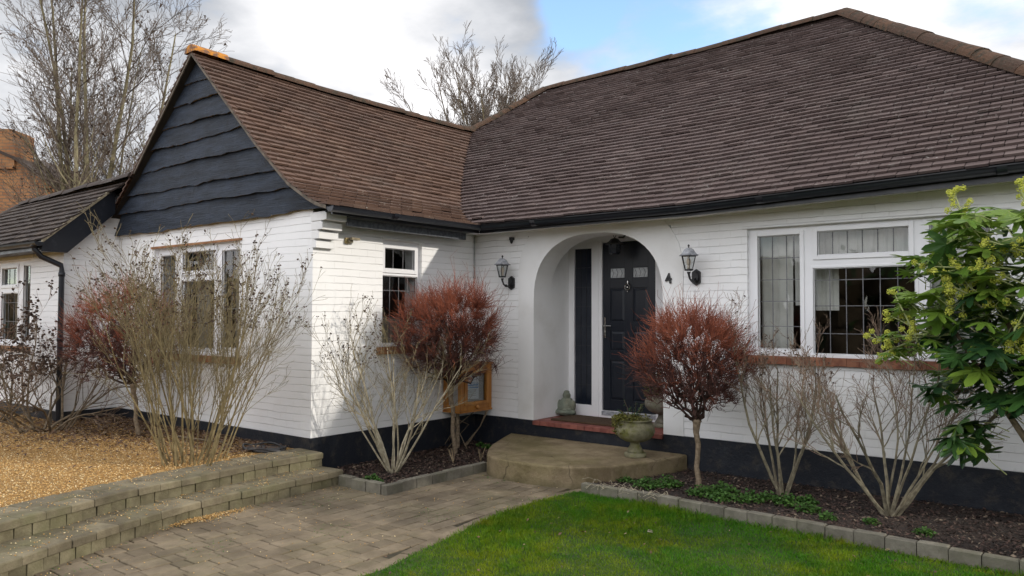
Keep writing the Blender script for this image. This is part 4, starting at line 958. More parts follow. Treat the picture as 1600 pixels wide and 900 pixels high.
# ================================================================== fittings
def txt(s, size, loc, rot, depth, mat, name, parent):
    c = bpy.data.curves.new(name, 'FONT'); c.body = s; c.size = size; c.extrude = depth; c.align_x = 'CENTER'; c.align_y = 'CENTER'; c.offset = .003
    o = bpy.data.objects.new('tmp', c); COL.objects.link(o); dg = bpy.context.evaluated_depsgraph_get(); me = bpy.data.meshes.new_from_object(o.evaluated_get(dg)); bpy.data.objects.remove(o)
    ob = bpy.data.objects.new(name, me); COL.objects.link(ob); me.materials.clear(); me.materials.append(mat); ob.location = loc; ob.rotation_euler = rot
    if parent: ob.parent = parent
    return ob
n4 = txt('4', .15, (2.70, -.018, 1.63), (R(90), R(-12), 0), .008, M['iron'], 'house_number', None); tag(n4, 'black metal number 4 on the white wall right of the arch', 'number')
def lantern(x, label, faded):
    t = thing('wall_lantern', (x, 0, 1.64), label, 'lantern', 'carriage lanterns either side of the porch arch')
    bx, by, bz = x, -.19, 1.70
    m = MB(); m.prism([(0, -.085), (.045, -.055), (.045, .055), (0, .085), (-.045, .055), (-.045, -.055)], -.0, .022, lambda a, b, c: (x + a, -c, 1.64 + b)); m.prism([(0, -.055), (.028, -.035), (.028, .035), (0, .055), (-.028, .035), (-.028, -.035)], .022, .04, lambda a, b, c: (x + a, -c, 1.64 + b)); m.build('backplate', M['iron'], t)
    m = MB(); m.tube([(x, -.03, 1.63), (x, -.07, 1.60), (x, -.12, 1.595), (x, -.165, 1.62), (x, by, 1.665), (x, by, bz - .01)], [.011, .012, .010, .010, .012, .02], 8, True)
    m.ball((x, -.12, 1.605), .018); m.build('arm', M['iron'], t, smooth=True)
    m = MB(); seg = 6
    m.lathe([(.035, 0), (.048, .004), (.048, .014), (.036, .018)], (bx, by, bz), 6)
    for k in range(6):
        a = k * math.pi / 3; m.tube([(bx + .042 * math.cos(a), by + .042 * math.sin(a), bz + .012), (bx + .075 * math.cos(a), by + .075 * math.sin(a), bz + .150)], .0045, 4)
    m.lathe([(.080, .146), (.080, .154)], (bx, by, bz), 6); m.build('cage', M['iron'], t)
    m = MB(); m.lathe([(.038, .016), (.070, .147)], (bx, by, bz), 6); m.build('glass', M['glass'], t)
    m = MB(); m.lathe([(.105, .152), (.106, .160), (.085, .170), (.068, .190), (.055, .212), (.030, .228), (.010, .232)], (bx, by, bz), 6 if faded else 12); m.build('cap', M['pewter'], t)
    m = MB(); m.lathe([(.006, .230), (.006, .246), (.012, .250), (.010, .262), (.003, .268)], (bx, by, bz), 8); m.build('finial', M['iron'], t)
    m = MB(); m.lathe([(.016, .02), (.016, .055)], (bx, by, bz), 8); m.lathe([(.011, .055), (.022, .07), (.022, .11), (.010, .128)], (bx, by, bz), 10); m.build('bulb', M['candle'], t, smooth=True)
lantern(.592, 'grey topped coach lantern on the brick wall left of the arch', True)
lantern(3.012, 'grey topped coach lantern beside the number 4 and above the red ball tree', True)
# porch lantern (black, under the arch)
t = thing('porch_lantern', (1.74, .5, 2.24), 'small black pagoda lantern hanging inside the porch arch', 'lantern')
m = MB(); m.tube([(1.90, .5, 2.245), (1.89, .5, 2.19), (1.86, .5, 2.165), (1.80, .5, 2.17)], .012, 6, True); m.box(1.86, 1.95, .45, .55, 2.20, 2.244); m.build('bracket', M['iron'], t)
m = MB(); m.lathe([(.115, 2.085), (.118, 2.095), (.07, 2.125), (.045, 2.155), (.012, 2.165)], (1.745, .5, 0), 8)
for a in (-.4, .4): m.tube([(1.745, .5, 2.16), (1.745 + a * .05, .5, 2.20), (1.745 + a * .14, .5, 2.235)], .004, 4)
m.build('cap', M['iron'], t)
m = MB(); m.lathe([(.055, 1.97), (.07, 1.985), (.075, 2.085)], (1.745, .5, 0), 8); m.lathe([(.078, 2.03), (.080, 2.036)], (1.745, .5, 0), 8); m.build('body', M['black_glass'], t)
# small black sensor & yellowed fitting
t = thing('wall_sensor', (.604, 0, 2.17), 'tiny black sensor high on the wall beneath the eaves', 'sensor')
m = MB(); m.box(.582, .626, -.05, 0, 2.165, 2.20); m.build('mount', M['iron'], t); m = MB(); m.lathe([(.004, 2.12), (.016, 2.135), (.022, 2.165)], (.604, -.03, 0), 10); m.build('eye', M['iron'], t)
t = thing('junction_light', (0, -2.09, 2.03), 'small yellowed plastic fitting on the sunlit side wall near the corbels', 'wall fitting')
m = MB(); m.box(0, .03, -2.12, -2.06, 2.0, 2.06); m.build('base', M['brass'], t); m = MB(); m.box(.03, .06, -2.10, -2.05, 2.01, 2.05); m.box(.045, .10, -2.10, -1.99, 2.035, 2.06); m.build('arm', M['mortar'], t)
# ---- wooden notice cabinet in the corner
t = thing('notice_cabinet', (.15, -.3, .10), 'orange varnished pine cabinet with glazed doors and a notice inside', 'cabinet')
x0, x1, y0, y1, z0, z1 = .015, .30, -.60, -.03, .105, .645; b = .062
m = MB()
for (ya, yb) in ((y0, y0 + b), (y1 - b, y1)): m.box(x1 - .05, x1, ya, yb, z0, z1)
m.box(x0, x0 + b, y0 + .001, y0 + .05, z0, z1)
m.box(x1 - .048, x1 - .002, y0 + b, y1 - b, z1 - b, z1); m.box(x1 - .048, x1 - .002, y0 + b, y1 - b, z0, z0 + b)
m.box(x0 + b, x1 - .05, y0 + .003, y0 + .045, z1 - b, z1); m.box(x0 + b, x1 - .05, y0 + .003, y0 + .045, z0, z0 + b)
m.build('frame', M['pine'], t, bevel=.004)
m = MB(); m.box(x0 - .0, x1 + .02, y0 - .02, y1 + .015, z1 + .001, z1 + .022); m.build('top', M['pine'], t, bevel=.003)
m = MB(); m.box(x0, x1 + .01, y0 - .01, y1, z0 - .022, z0 - .001); m.build('bottom', M['pine'], t)
dm = MB(); c = .05
for (a, bb, c0, c1) in ((y0 + b, y0 + b + c, z0 + b, z1 - b), (y1 - b - c, y1 - b, z0 + b, z1 - b)): dm.box(x1 - .03, x1 + .012, a, bb, c0, c1)
dm.box(x1 - .03, x1 + .011, y0 + b + c, y1 - b - c, z1 - b - c * .8, z1 - b); dm.box(x1 - .03, x1 + .011, y0 + b + c, y1 - b - c, z0 + b, z0 + b + c * .8)
dr_ = dm.build('door', M['pine'], t, bevel=.003)
m = MB(); m.lathe([(.012, 0), (.012, .02), (.024, .028), (.026, .040), (.012, .048)], (0, 0, 0), 12); m.v = [(x1 - .006 + v[2], -.33 + v[0], z0 + .035 + v[1]) for v in m.v]; m.build('knob', M['pine'], dr_, smooth=True)
m = MB(); m.box(x1 - .016, x1 - .012, y0 + b + c, y1 - b - c, z0 + b + c * .8, z1 - b - c * .8); m.build('pane', M['glass'], dr_)
m = MB(); m.box(x0 + .002, x0 + .012, y0 + .055, y1, z0, z1); m.box(x1 - .055, x1 - .051, y0 + .1, y1 - .1, z0 + b, z1 - b); m.box(x0 + b, x1 - .052, y0 + .035, y0 + .04, z0 + b, z1 - b); m.build('backing', M['backing'], t)
P0 = x1 - .048
pm = MB(); tl = .012
def pq(ya, yb, za, zb_, dx): 
    q = MB(); f = lambda y, z: (P0 + dx, y, z + (y + .37) * -.06); q.poly([f(ya, za), f(yb, za), f(yb, zb_), f(ya, zb_)]); return q
poster = pq(-.445, -.225, .235, .510, .004); po = poster.build('notice', M['paper'], t)
pq(-.435, -.235, .365, .432, .0055).build('banner', M['poster_blue'], po)
m = MB(); m.poly([(P0 + .0056, -.39 + .045 * math.cos(a), .465 + .038 * math.sin(a)) for a in np.linspace(0, 2 * math.pi, 20)[:-1]]); m.build('emblem', M['poster_orange'], po)
m = MB(); yy = -.428
for row, zc in ((0, .415), (1, .383)):
    yy = -.428
    while yy < -.25:
        w = random.choice((.010, .014, .018)); 
        if random.random() < .8: m.poly([(P0 + .0068, yy, zc - .010), (P0 + .0068, yy + w, zc - .010), (P0 + .0068, yy + w, zc + .010), (P0 + .0068, yy, zc + .010)])
        yy += w + .006
for yy in (-.405, -.392, -.378): m.poly([(P0 + .0068, yy - .004, .452), (P0 + .0068, yy + .004, .452), (P0 + .0068, yy + .004, .478), (P0 + .0068, yy - .004, .478)])
m.build('lettering', M['paper'], po)
m = MB()
for zc in (.34, .325, .310, .29, .27): m.poly([(P0 + .0062, -.43, zc), (P0 + .0062, -.25 - random.random() * .05, zc), (P0 + .0062, -.25 - .02, zc + .004), (P0 + .0062, -.43, zc + .004)])
m.build('small_print', M['lead'], po)
m = MB(); m.tube([(.16, -.50, -.36), (.15, -.49, .082)], [.028, .024], 8, True); m.build('support_log', M['trunk_grey'], t)
m = MB()
for k in range(7):
    a = random.uniform(0, 6); m.tube([(.16 + .2 * math.sin(a), -.5 + .12 * math.cos(a), -.33), (.2 + .1 * math.sin(a + 1), -.42 + .2 * math.cos(a * 2), -.1), (.12 + .2 * math.cos(a), -.35 + .25 * math.sin(a + 2), .08)], .006, 4)
tag(m.build('dead_bramble', M['bark_dark']), 'tangle of dry stems under the pine cabinet', 'dead stems')
# ---- concrete front step
SLAB = [(.590, -.016), (.640, -.13), (.767, -.425), (.953, -.821), (1.06, -1.00), (1.188, -1.174), (1.28, -1.29), (1.396, -1.37), (1.52, -1.42), (1.709, -1.435), (2.004, -1.42), (2.20, -1.385), (2.34, -1.32), (2.452, -1.235), (2.617, -1.015), (2.77, -.628), (2.87, -.25), (2.91, -.016)]
bm = bmesh.new(); vs = [bm.verts.new((x, y, -.45)) for x, y in SLAB]; f = bm.faces.new(vs[::-1]); r = bmesh.ops.extrude_face_region(bm, geom=[f])
for v in [g for g in r['geom'] if isinstance(g, bmesh.types.BMVert)]: v.co.z = -.18
bm.normal_update(); bmesh.ops.recalc_face_normals(bm, faces=bm.faces)
me = bpy.data.meshes.new('concrete_step'); bm.to_mesh(me); bm.free(); me.materials.append(M['concrete']); o = bpy.data.objects.new('concrete_step', me); COL.objects.link(o)
bv = o.modifiers.new('bevel', 'BEVEL'); bv.width = .022; bv.segments = 3; bv.limit_method = 'ANGLE'; bv.angle_limit = R(50)
tag(o, 'broad half-round mossy concrete step in front of the porch', 'step')
# doormat
m = MB(); m.box(1.10, 1.98, .10, .58, .001, .022); o = m.build('doormat', M['mat'], bevel=.006); tag(o, 'brown coir doormat on the red tiled porch floor', 'doormat')
# urns
def urn(x, y, z, s, matn, label, seg=36):
    t = thing('stone_urn', (x, y, z), label, 'urn', 'stone urns by the front door')
    P = lambda pr: [(r * s, h * s) for r, h in pr]
    m = MB(); m.lathe(P([(.105, 0), (.108, .012), (.108, .034), (.098, .042), (.082, .046)]), (x, y, z), seg); m.build('foot', M[matn], t, smooth=True, bevel=0)
    m = MB(); m.lathe(P([(.085, .046), (.070, .075), (.048, .115), (.044, .135), (.052, .148), (.060, .155)]), (x, y, z), seg, .03); m.build('stem', M[matn], t, smooth=True)
    m = MB(); m.lathe(P([(.062, .145), (.105, .155), (.150, .180), (.182, .215), (.195, .250), (.193, .285), (.180, .315), (.165, .335), (.160, .345), (.170, .352), (.172, .362), (.160, .366), (.145, .358), (.140, .335)]), (x, y, z), seg, .012); m.build('bowl', M[matn], t, smooth=True)
    m = MB(); m.lathe(P([(.150, .332), (.08, .342), (.01, .345)]), (x, y, z), seg); m.build('soil', M['soil'], t)
    return t
urn(2.542, -.457, -.18, 1.03, 'urn', 'yellow-green mossy stone urn standing on the concrete step')
urn(2.38, .46, 0.0, 1.0, 'urn_grey', 'grey stone urn in the porch half hidden by the arch pillar')
def leafy(name, c, n, spread, size, mat, label, cat, fn, stems=0, group=None):
    t = thing(name, c, label, cat, group); m = MB()
    for k in range(n):
        p = Vector(c) + Vector(fn()) ; a = random.uniform(0, 6.28); el = random.uniform(-.6, .9); d = Vector((math.cos(a) * math.cos(el), math.sin(a) * math.cos(el), math.sin(el))); s_ = size * random.uniform(.6, 1.3)
        side = d.cross(Vector((random.random() - .5, random.random() - .5, 1))).normalized() * s_ * .42
        m.poly([p, p + d * s_ * .45 + side, p + d * s_, p + d * s_ * .45 - side])
    m.build('foliage', mat, t)
    if stems:
        m = MB()
        for k in range(stems):
            p = Vector(c); q = p + Vector(fn()); m.tube([p, (p + q) / 2 + Vector((random.uniform(-.02, .02), random.uniform(-.02, .02), .02)), q], .0022, 3)
        m.build('stems', M['bark_dark'], t)
    return t
uz = -.18 + .365
def f1():
    if random.random() < .72:
        a = random.gauss(3.75, .55); r = random.uniform(.13, .225); return (r * math.cos(a), r * math.sin(a), random.uniform(.01, .05) - (random.random() ** 1.4 * .17 if r > .18 else 0))
    a = random.uniform(0, 6.28); r = random.uniform(0, .16); return (r * math.cos(a), r * math.sin(a), random.uniform(.0, .05))
leafy('trailing_plant', (2.542, -.457, uz), 1100, .2, .027, M['urnplant'], 'straggly yellow-green trailing plant in the urn on the step', 'plant', f1)
t = thing('dry_sprig', (2.50, -.45, uz), 'thin dark leafy sprigs rising from the urn on the step', 'plant'); m = MB(); lf = MB()
for k in range(9):
    a = random.uniform(0, 6.28); top = Vector((2.50 + .13 * math.cos(a), -.45 + .1 * math.sin(a), uz + random.uniform(.08, .24))); b0 = Vector((2.50 + .03 * math.cos(a), -.45, uz - .01)); mid = (b0 + top) / 2 + Vector((.01, 0, .02)); m.tube([b0, mid, top], .0025, 4)
    for q in range(12):
        p = b0.lerp(top, random.uniform(.3, 1)); d = Vector((random.uniform(-1, 1), random.uniform(-1, 1), random.uniform(-.3, .8))).normalized() * .018; lf.poly([p, p + d + Vector((0, 0, .005)), p + d * 1.3, p + d - Vector((0, .004, .005))])
m.build('stems', M['bark_dark'], t); lf.build('foliage', M['fatsia'], t)
def f2():
    a = random.uniform(0, 6.28); r = random.uniform(0, .17) ** 1; return (r * math.cos(a), r * math.sin(a), random.uniform(-.10, .24) * (1.1 - r * 3) + .03)
leafy('bushy_plant', (2.36, .42, .36), 900, .2, .03, M['urnplant2'], 'dull olive bushy plant in the porch urn', 'plant', f2, 30)
# ---- seated stone statue
def statue():
    C_ = Vector((1.02, .56, 0)); bm = bmesh.new(); rot = Matrix.Rotation(R(14), 4, 'Z')
    def el(c, r, seg=20):
        mt = Matrix.Translation(Vector(c)) @ Matrix.Diagonal((*r, 1)); bmesh.ops.create_uvsphere(bm, u_segments=seg, v_segments=14, radius=1, matrix=mt)
    el((0, 0, .035), (.115, .095, .035)); el((0, -.02, .055), (.125, .09, .04))                         # base and crossed legs
    el((-.075, -.055, .055), (.06, .045, .035)); el((.075, -.055, .055), (.06, .045, .035))             # knees
    el((0, .0, .125), (.100, .075, .085)); el((0, -.045, .105), (.072, .045, .055))                      # robe and belly
    el((0, .005, .185), (.078, .058, .055)); el((0, 0, .225), (.034, .034, .03))                         # shoulders, neck
    el((-.088, -.01, .135), (.032, .04, .07)); el((.088, -.01, .135), (.032, .04, .07))                  # upper arms
    el((-.05, -.07, .095), (.045, .022, .02)); el((.05, -.07, .095), (.045, .022, .02)); el((0, -.088, .088), (.03, .018, .018))  # forearms, hands
    el((0, -.004, .268), (.043, .044, .050)); el((0, .0, .302), (.036, .038, .022))                      # head and cap of hair
    el((-.043, .002, .258), (.008, .012, .024)); el((.043, .002, .258), (.008, .012, .024))              # long ears
    el((0, -.045, .264), (.009, .010, .013)); el((0, -.040, .246), (.018, .009, .006)); el((-.016, -.041, .278), (.011, .006, .005)); el((.016, -.041, .278), (.011, .006, .005)); el((0, -.03, .232), (.022, .018, .012))
    for k in range(5): el((0, -.052 - .006 * math.sin(k), .15 + k * .0), (.07 - k * .008, .014, .008))
    bm.transform(Matrix.Translation(C_) @ rot @ Matrix.Diagonal((1.02, 1.02, .98, 1)))
    me = bpy.data.meshes.new('seated_statue'); bm.to_mesh(me); bm.free(); me.materials.append(M['statue']); o = bpy.data.objects.new('seated_statue', me); COL.objects.link(o)
    rm = o.modifiers.new('remesh', 'REMESH'); rm.mode = 'VOXEL'; rm.voxel_size = .0042; rm.use_smooth_shade = True
    tag(o, 'green-grey stone statue of a seated cross-legged figure in the porch', 'statue')
statue()
# dark tray / mat by the house corner
t = thing('rubber_tray', (-.35, -2.82, -.10), 'shallow black tray lying against the plinth near the wall corner', 'tray'); m = MB()
pts = []
for a in np.linspace(0, 2 * math.pi, 25)[:-1]: pts.append((-.38 + .27 * math.cos(a), -2.80 + .17 * math.sin(a)))
m.prism(pts, -.112, -.100); m.build('base', M['iron'], t); m = MB(); m.tube([(x, y, -.088 + .012 * math.sin(i)) for i, (x, y) in enumerate(pts + pts[:1])], .011, 6); m.build('rim', M['iron'], t)

# ================================================================== planting
def rv(s): return Vector((random.gauss(0, s), random.gauss(0, s), random.gauss(0, s)))
def branch(p, d, L_, r, depth, P, tw, th, tips):
    """one wandering stem with forks; tw/th: MB for thin and thick wood"""
    n = P['n'][depth]; seg = L_ / n; pts = [p.copy()]; rad = [r]; d = d.normalized()
    for i in range(n):
        d = (d + rv(P['wob'][depth]) + Vector((0, 0, P['up'][depth]))).normalized(); p = p + d * seg
        if P.get('clip') and not P['clip'](p): 
            d = (d + P['away'] * .8).normalized(); p = pts[-1] + d * seg
            if not P['clip'](p): break
        pts.append(p.copy()); rad.append(r * (1 - (1 - P['tip'][depth]) * (i + 1) / n))
        if depth < P['depth']:
            k = P['kids'][depth]; k = int(k) + (random.random() < k - int(k))
            if (i + 1) / n > P['start'][depth]:
                for _ in range(k):
                    side = rv(1); side -= d * side.dot(d); side.normalize(); a = P['ang'][depth] * random.uniform(.7, 1.3)
                    nd = d * math.cos(a) + side * math.sin(a)
                    branch(p.copy(), nd, L_ * P['len'][depth] * random.uniform(.6, 1.2) * (1.15 - .5 * (i + 1) / n), rad[-1] * P['rr'][depth], depth + 1, P, tw, th, tips)
    if len(pts) < 2: return
    rad = [max(q, P.get('rmin', .0016)) for q in rad]
    (th if r > P['thin'] else tw).tube(pts, rad, 5 if r > P['thin'] * 2 else 3)
    if depth >= P['depth'] - 1: tips.append((pts[-1], d))
def shrub(name, base, label, cat, stems, L_, r, P, fan, mats, seeds=None, group=None, root=.1):
    t = thing(name, base, label, cat, group); tw, th, tips = MB(), MB(), []
    for k in range(stems):
        a = 2 * math.pi * (k + random.random() * .6) / stems; f = fan * random.uniform(.25, 1) ** .8
        d = Vector((math.cos(a) * math.sin(f) * P.get('sx', 1), math.sin(a) * math.sin(f) * P.get('sy', 1), math.cos(f)))
        b = Vector(base) + Vector((math.cos(a) * root * random.random(), math.sin(a) * root * random.random(), 0))
        branch(b, d, L_ * random.uniform(.75, 1.1), r * random.uniform(.7, 1.15), 0, P, tw, th, tips)
    if th.v: th.build('branches', M[mats[0]], t)
    if tw.v: tw.build('twigs', M[mats[1]], t)
    if seeds:
        sm = MB()
        for p, d in tips:
            if random.random() < seeds[0] and p.z > seeds[3]:
                for _ in range(random.choice((1, 1, 2, 3))): sm.ball(p + rv(.008), random.uniform(.5, 1.1) * seeds[1], (1, 1, .8))
        sm.build('seed_heads', M[seeds[2]], t)
    return t
# big multi-stem bush in front of the gable window
random.seed(11)
Pb = dict(n=[9, 6, 4, 3], wob=[.06, .10, .13, .1], up=[.055, .06, .06, .05], tip=[.30, .4, .5, .6], kids=[1.15, 1.05, .6], start=[.22, .2, .2], ang=[.36, .42, .5], len=[.50, .5, .5], rr=[.55, .6, .7], depth=3, thin=.0042, clip=lambda p: p.y < -WL - .09 or p.x > .35 and p.y < -2.2, away=Vector((.1, -1, 0)))
shrub('bare_bush', (-.34, -3.62, -.12), 'tallest bare tan bush with many upright stems before the gable window', 'bush', 33, 1.62, .0095, Pb, .50, ('bark_olive', 'bark_tan'), (.30, .010, 'seed', 1.1), root=.36)
random.seed(12)
Ps = dict(Pb, wob=[.14, .16, .18, .1], up=[.0, .03, .05, .05], kids=[1.0, 1.0, .6], clip=lambda p: (p.y < -3.30 or (p.x > -4.05 and p.y < -WL - .09)) and p.z > -.1, away=Vector((.2, -1, .1)))
shrub('sprawling_bush', (-3.45, -3.66, -.12), 'sprawling dark-tipped bare bush below the extension downpipe', 'bush', 16, 1.40, .016, Ps, 1.15, ('bark_dark', 'bark_twigs'), (.8, .016, 'seed', .5), root=.30)
random.seed(5)
shrub('sprawling_bush', (-4.8, -3.75, -.12), 'low bare bush beneath the extension window at the far left', 'bush', 11, 1.2, .014, dict(Ps, clip=lambda p: p.y < -3.30 and p.z > -.1), 1.05, ('bark_dark', 'bark_twigs'), (.8, .016, 'seed', .5), root=.2)
# pale shrub in the small bed
random.seed(21)
Pm = dict(n=[8, 6, 4, 3], wob=[.08, .12, .14, .1], up=[.06, .07, .08, .05], tip=[.35, .4, .5, .6], kids=[1.1, 1.0, .6], start=[.25, .2, .2], ang=[.5, .5, .5], len=[.50, .5, .5], rr=[.62, .62, .7], depth=3, thin=.0045, clip=lambda p: p.x > .04 and p.z > -.35, away=Vector((1, 0, .1)))
shrub('pale_shrub', (.62, -1.98, -.36), 'pale bare shrub in the small bed by the sunlit side wall', 'shrub', 12, 1.38, .0145, Pm, .78, ('bark_pale', 'bark_tan'), (.35, .010, 'seed', .75), root=.05)
random.seed(31)
Pr = dict(Pm, clip=lambda p: p.y < -.03, away=Vector((0, -1, .1)), kids=[1.25, 1.3, .9])
shrub('bare_shrub', (4.06, -.55, -.35), 'bare shrub between the red ball tree and the wider shrub under the window', 'shrub', 7, 1.30, .0155, Pr, .58, ('bark_grey', 'bark_twigs'), (.1, .009, 'seed', .7), root=.05)
random.seed(33)
shrub('bare_shrub', (4.95, -.70, -.35), 'widest bare shrub in the long bed under the big window', 'shrub', 11, 1.34, .0155, Pr, .76, ('bark_grey', 'bark_twigs'), (.1, .009, 'seed', .7), root=.06)
# ---- ball-headed willows
def ball_tree(base, hub, cen, rad, label, N=2600, clip=None, seed=1):
    r_ = np.random.default_rng(seed); t = thing('ball_headed_tree', base, label, 'tree', 'red twigged ball-headed trees')
    hub = np.array(hub, float); cen = np.array(cen, float); rad = np.array(rad, float)
    d = r_.normal(size=(N * 2, 3)); d /= np.linalg.norm(d, axis=1)[:, None]; d = d[d[:, 2] > -.80][:N]
    ph = r_.uniform(0, 6, 3); lump = 1 + .07 * np.sin(d[:, 0] * 4 + ph[0]) * np.sin(d[:, 1] * 3.5 + ph[1]) + .06 * np.sin(d[:, 2] * 5 + ph[2] + d[:, 0] * 3)
    rr = (.50 + .52 * r_.random(len(d)) ** .7) * lump
    tips = cen + d * rad * rr[:, None] * (1 + .07 * r_.normal(size=(len(d), 1)))
    if clip is not None: tips = clip(tips)
    def level(frac, k, lift):
        idx = r_.choice(len(tips), k, replace=False); P = hub + (tips[idx] - hub) * frac; P[:, 2] += lift * np.linalg.norm(P - hub, axis=1); return P + r_.normal(0, .012, P.shape)
    L1, L2, L3 = level(.24, 13, .02), level(.50, 80, .0), level(.75, 480, .0)
    def near(A, B):
        ua = (A - hub) / np.linalg.norm(A - hub, axis=1)[:, None]; ub = (B - hub) / np.linalg.norm(B - hub, axis=1)[:, None]
        D = np.linalg.norm(A[:, None] - B[None], axis=2) + .25 * np.linalg.norm(ua[:, None] - ub[None], axis=2); return D.argmin(1)
    th, md, rd = MB(), MB(), MB()
    def link(mb, a, b, r0, r1, bend, s=3):
        a = Vector(a); b = Vector(b); L_ = (b - a).length; m1 = a.lerp(b, .35) + Vector((r_.normal(0, bend), r_.normal(0, bend), r_.normal(0, bend))) * L_; m2 = a.lerp(b, .7) + Vector((r_.normal(0, bend), r_.normal(0, bend), r_.normal(0, bend))) * L_
        mb.tube([a, m1, m2, b], [r0, r0 * .7 + r1 * .3, r0 * .35 + r1 * .65, r1], s)
    for p in L1: link(th, hub, p, .016, .011, .08, 5)
    n2 = near(L2, L1)
    for i, p in enumerate(L2): link(th, L1[n2[i]], p, .0095, .0065, .10, 4)
    n3 = near(L3, L2)
    for i, p in enumerate(L3): link(md, L2[n3[i]], p, .0050, .0032, .10)
    n4_ = near(tips, L3)
    zs_ = (tips[:, 2] - cen[2]) / rad[2]
    for i, p in enumerate(tips):
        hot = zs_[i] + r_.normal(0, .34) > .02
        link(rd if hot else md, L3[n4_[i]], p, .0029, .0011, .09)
        if r_.random() < .75:
            q = L3[n4_[i]] * .5 + p * .5; off = r_.normal(0, .055, 3); off[2] += .04
            link(rd if hot else md, q, p + off * 1.3 if r_.random() < .8 else q + off, .0021, .0009, .08)
    # stray long shoots
    for k in range(50):
        i = r_.integers(len(tips)); 
        if zs_[i] < .1: continue
        u = (tips[i] - hub); u /= np.linalg.norm(u); link(rd, tips[i], tips[i] + u * r_.uniform(.06, .20) + r_.normal(0, .02, 3), .0018, .0008, .05)
    tr = MB(); b = Vector(base); h = Vector(hub); pts = [b + (h - b) * k / 6 + Vector((.008 * math.sin(k * 2.1), .008 * math.cos(k * 1.7), 0)) for k in range(7)]; pts[-1] = h
    tr.tube(pts, [.029, .026, .024, .023, .024, .027, .038], 10); tr.ball(h + Vector((0, 0, .0)), .042, (1.1, 1.1, .9)); tr.build('trunk', M['trunk_grey'], t, smooth=True)
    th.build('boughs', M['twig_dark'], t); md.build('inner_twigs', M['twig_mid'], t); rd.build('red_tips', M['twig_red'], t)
    return t
def clipx(T_): T_ = T_.copy(); T_[:, 0] = np.where(T_[:, 0] < .06, .06 + (.06 - T_[:, 0]) * .35, T_[:, 0]); return T_
ball_tree((.39, -.80, -.35), (.44, -.93, .44), (.56, -1.11, 1.07), (.69, .64, .60), 'red ball-headed tree in front of the pine notice cabinet', 3800, clipx, 2)
ball_tree((3.36, -.76, -.35), (3.36, -.78, .28), (3.34, -.80, .86), (.575, .55, .55), 'red ball-headed tree to the right of the porch under the number 4', 3400, None, 3)
def clipy(T_): T_ = T_.copy(); T_[:, 1] = np.where(T_[:, 1] > -WL - .08, -WL - .08 - (T_[:, 1] + WL + .08) * .4, T_[:, 1]); return T_
ball_tree((-2.25, -3.16, -.13), (-2.30, -3.20, .45), (-2.42, -3.28, 1.02), (.88, .66, .66), 'red ball-headed tree behind the tall bare bush by the gable', 2400, clipy, 4)

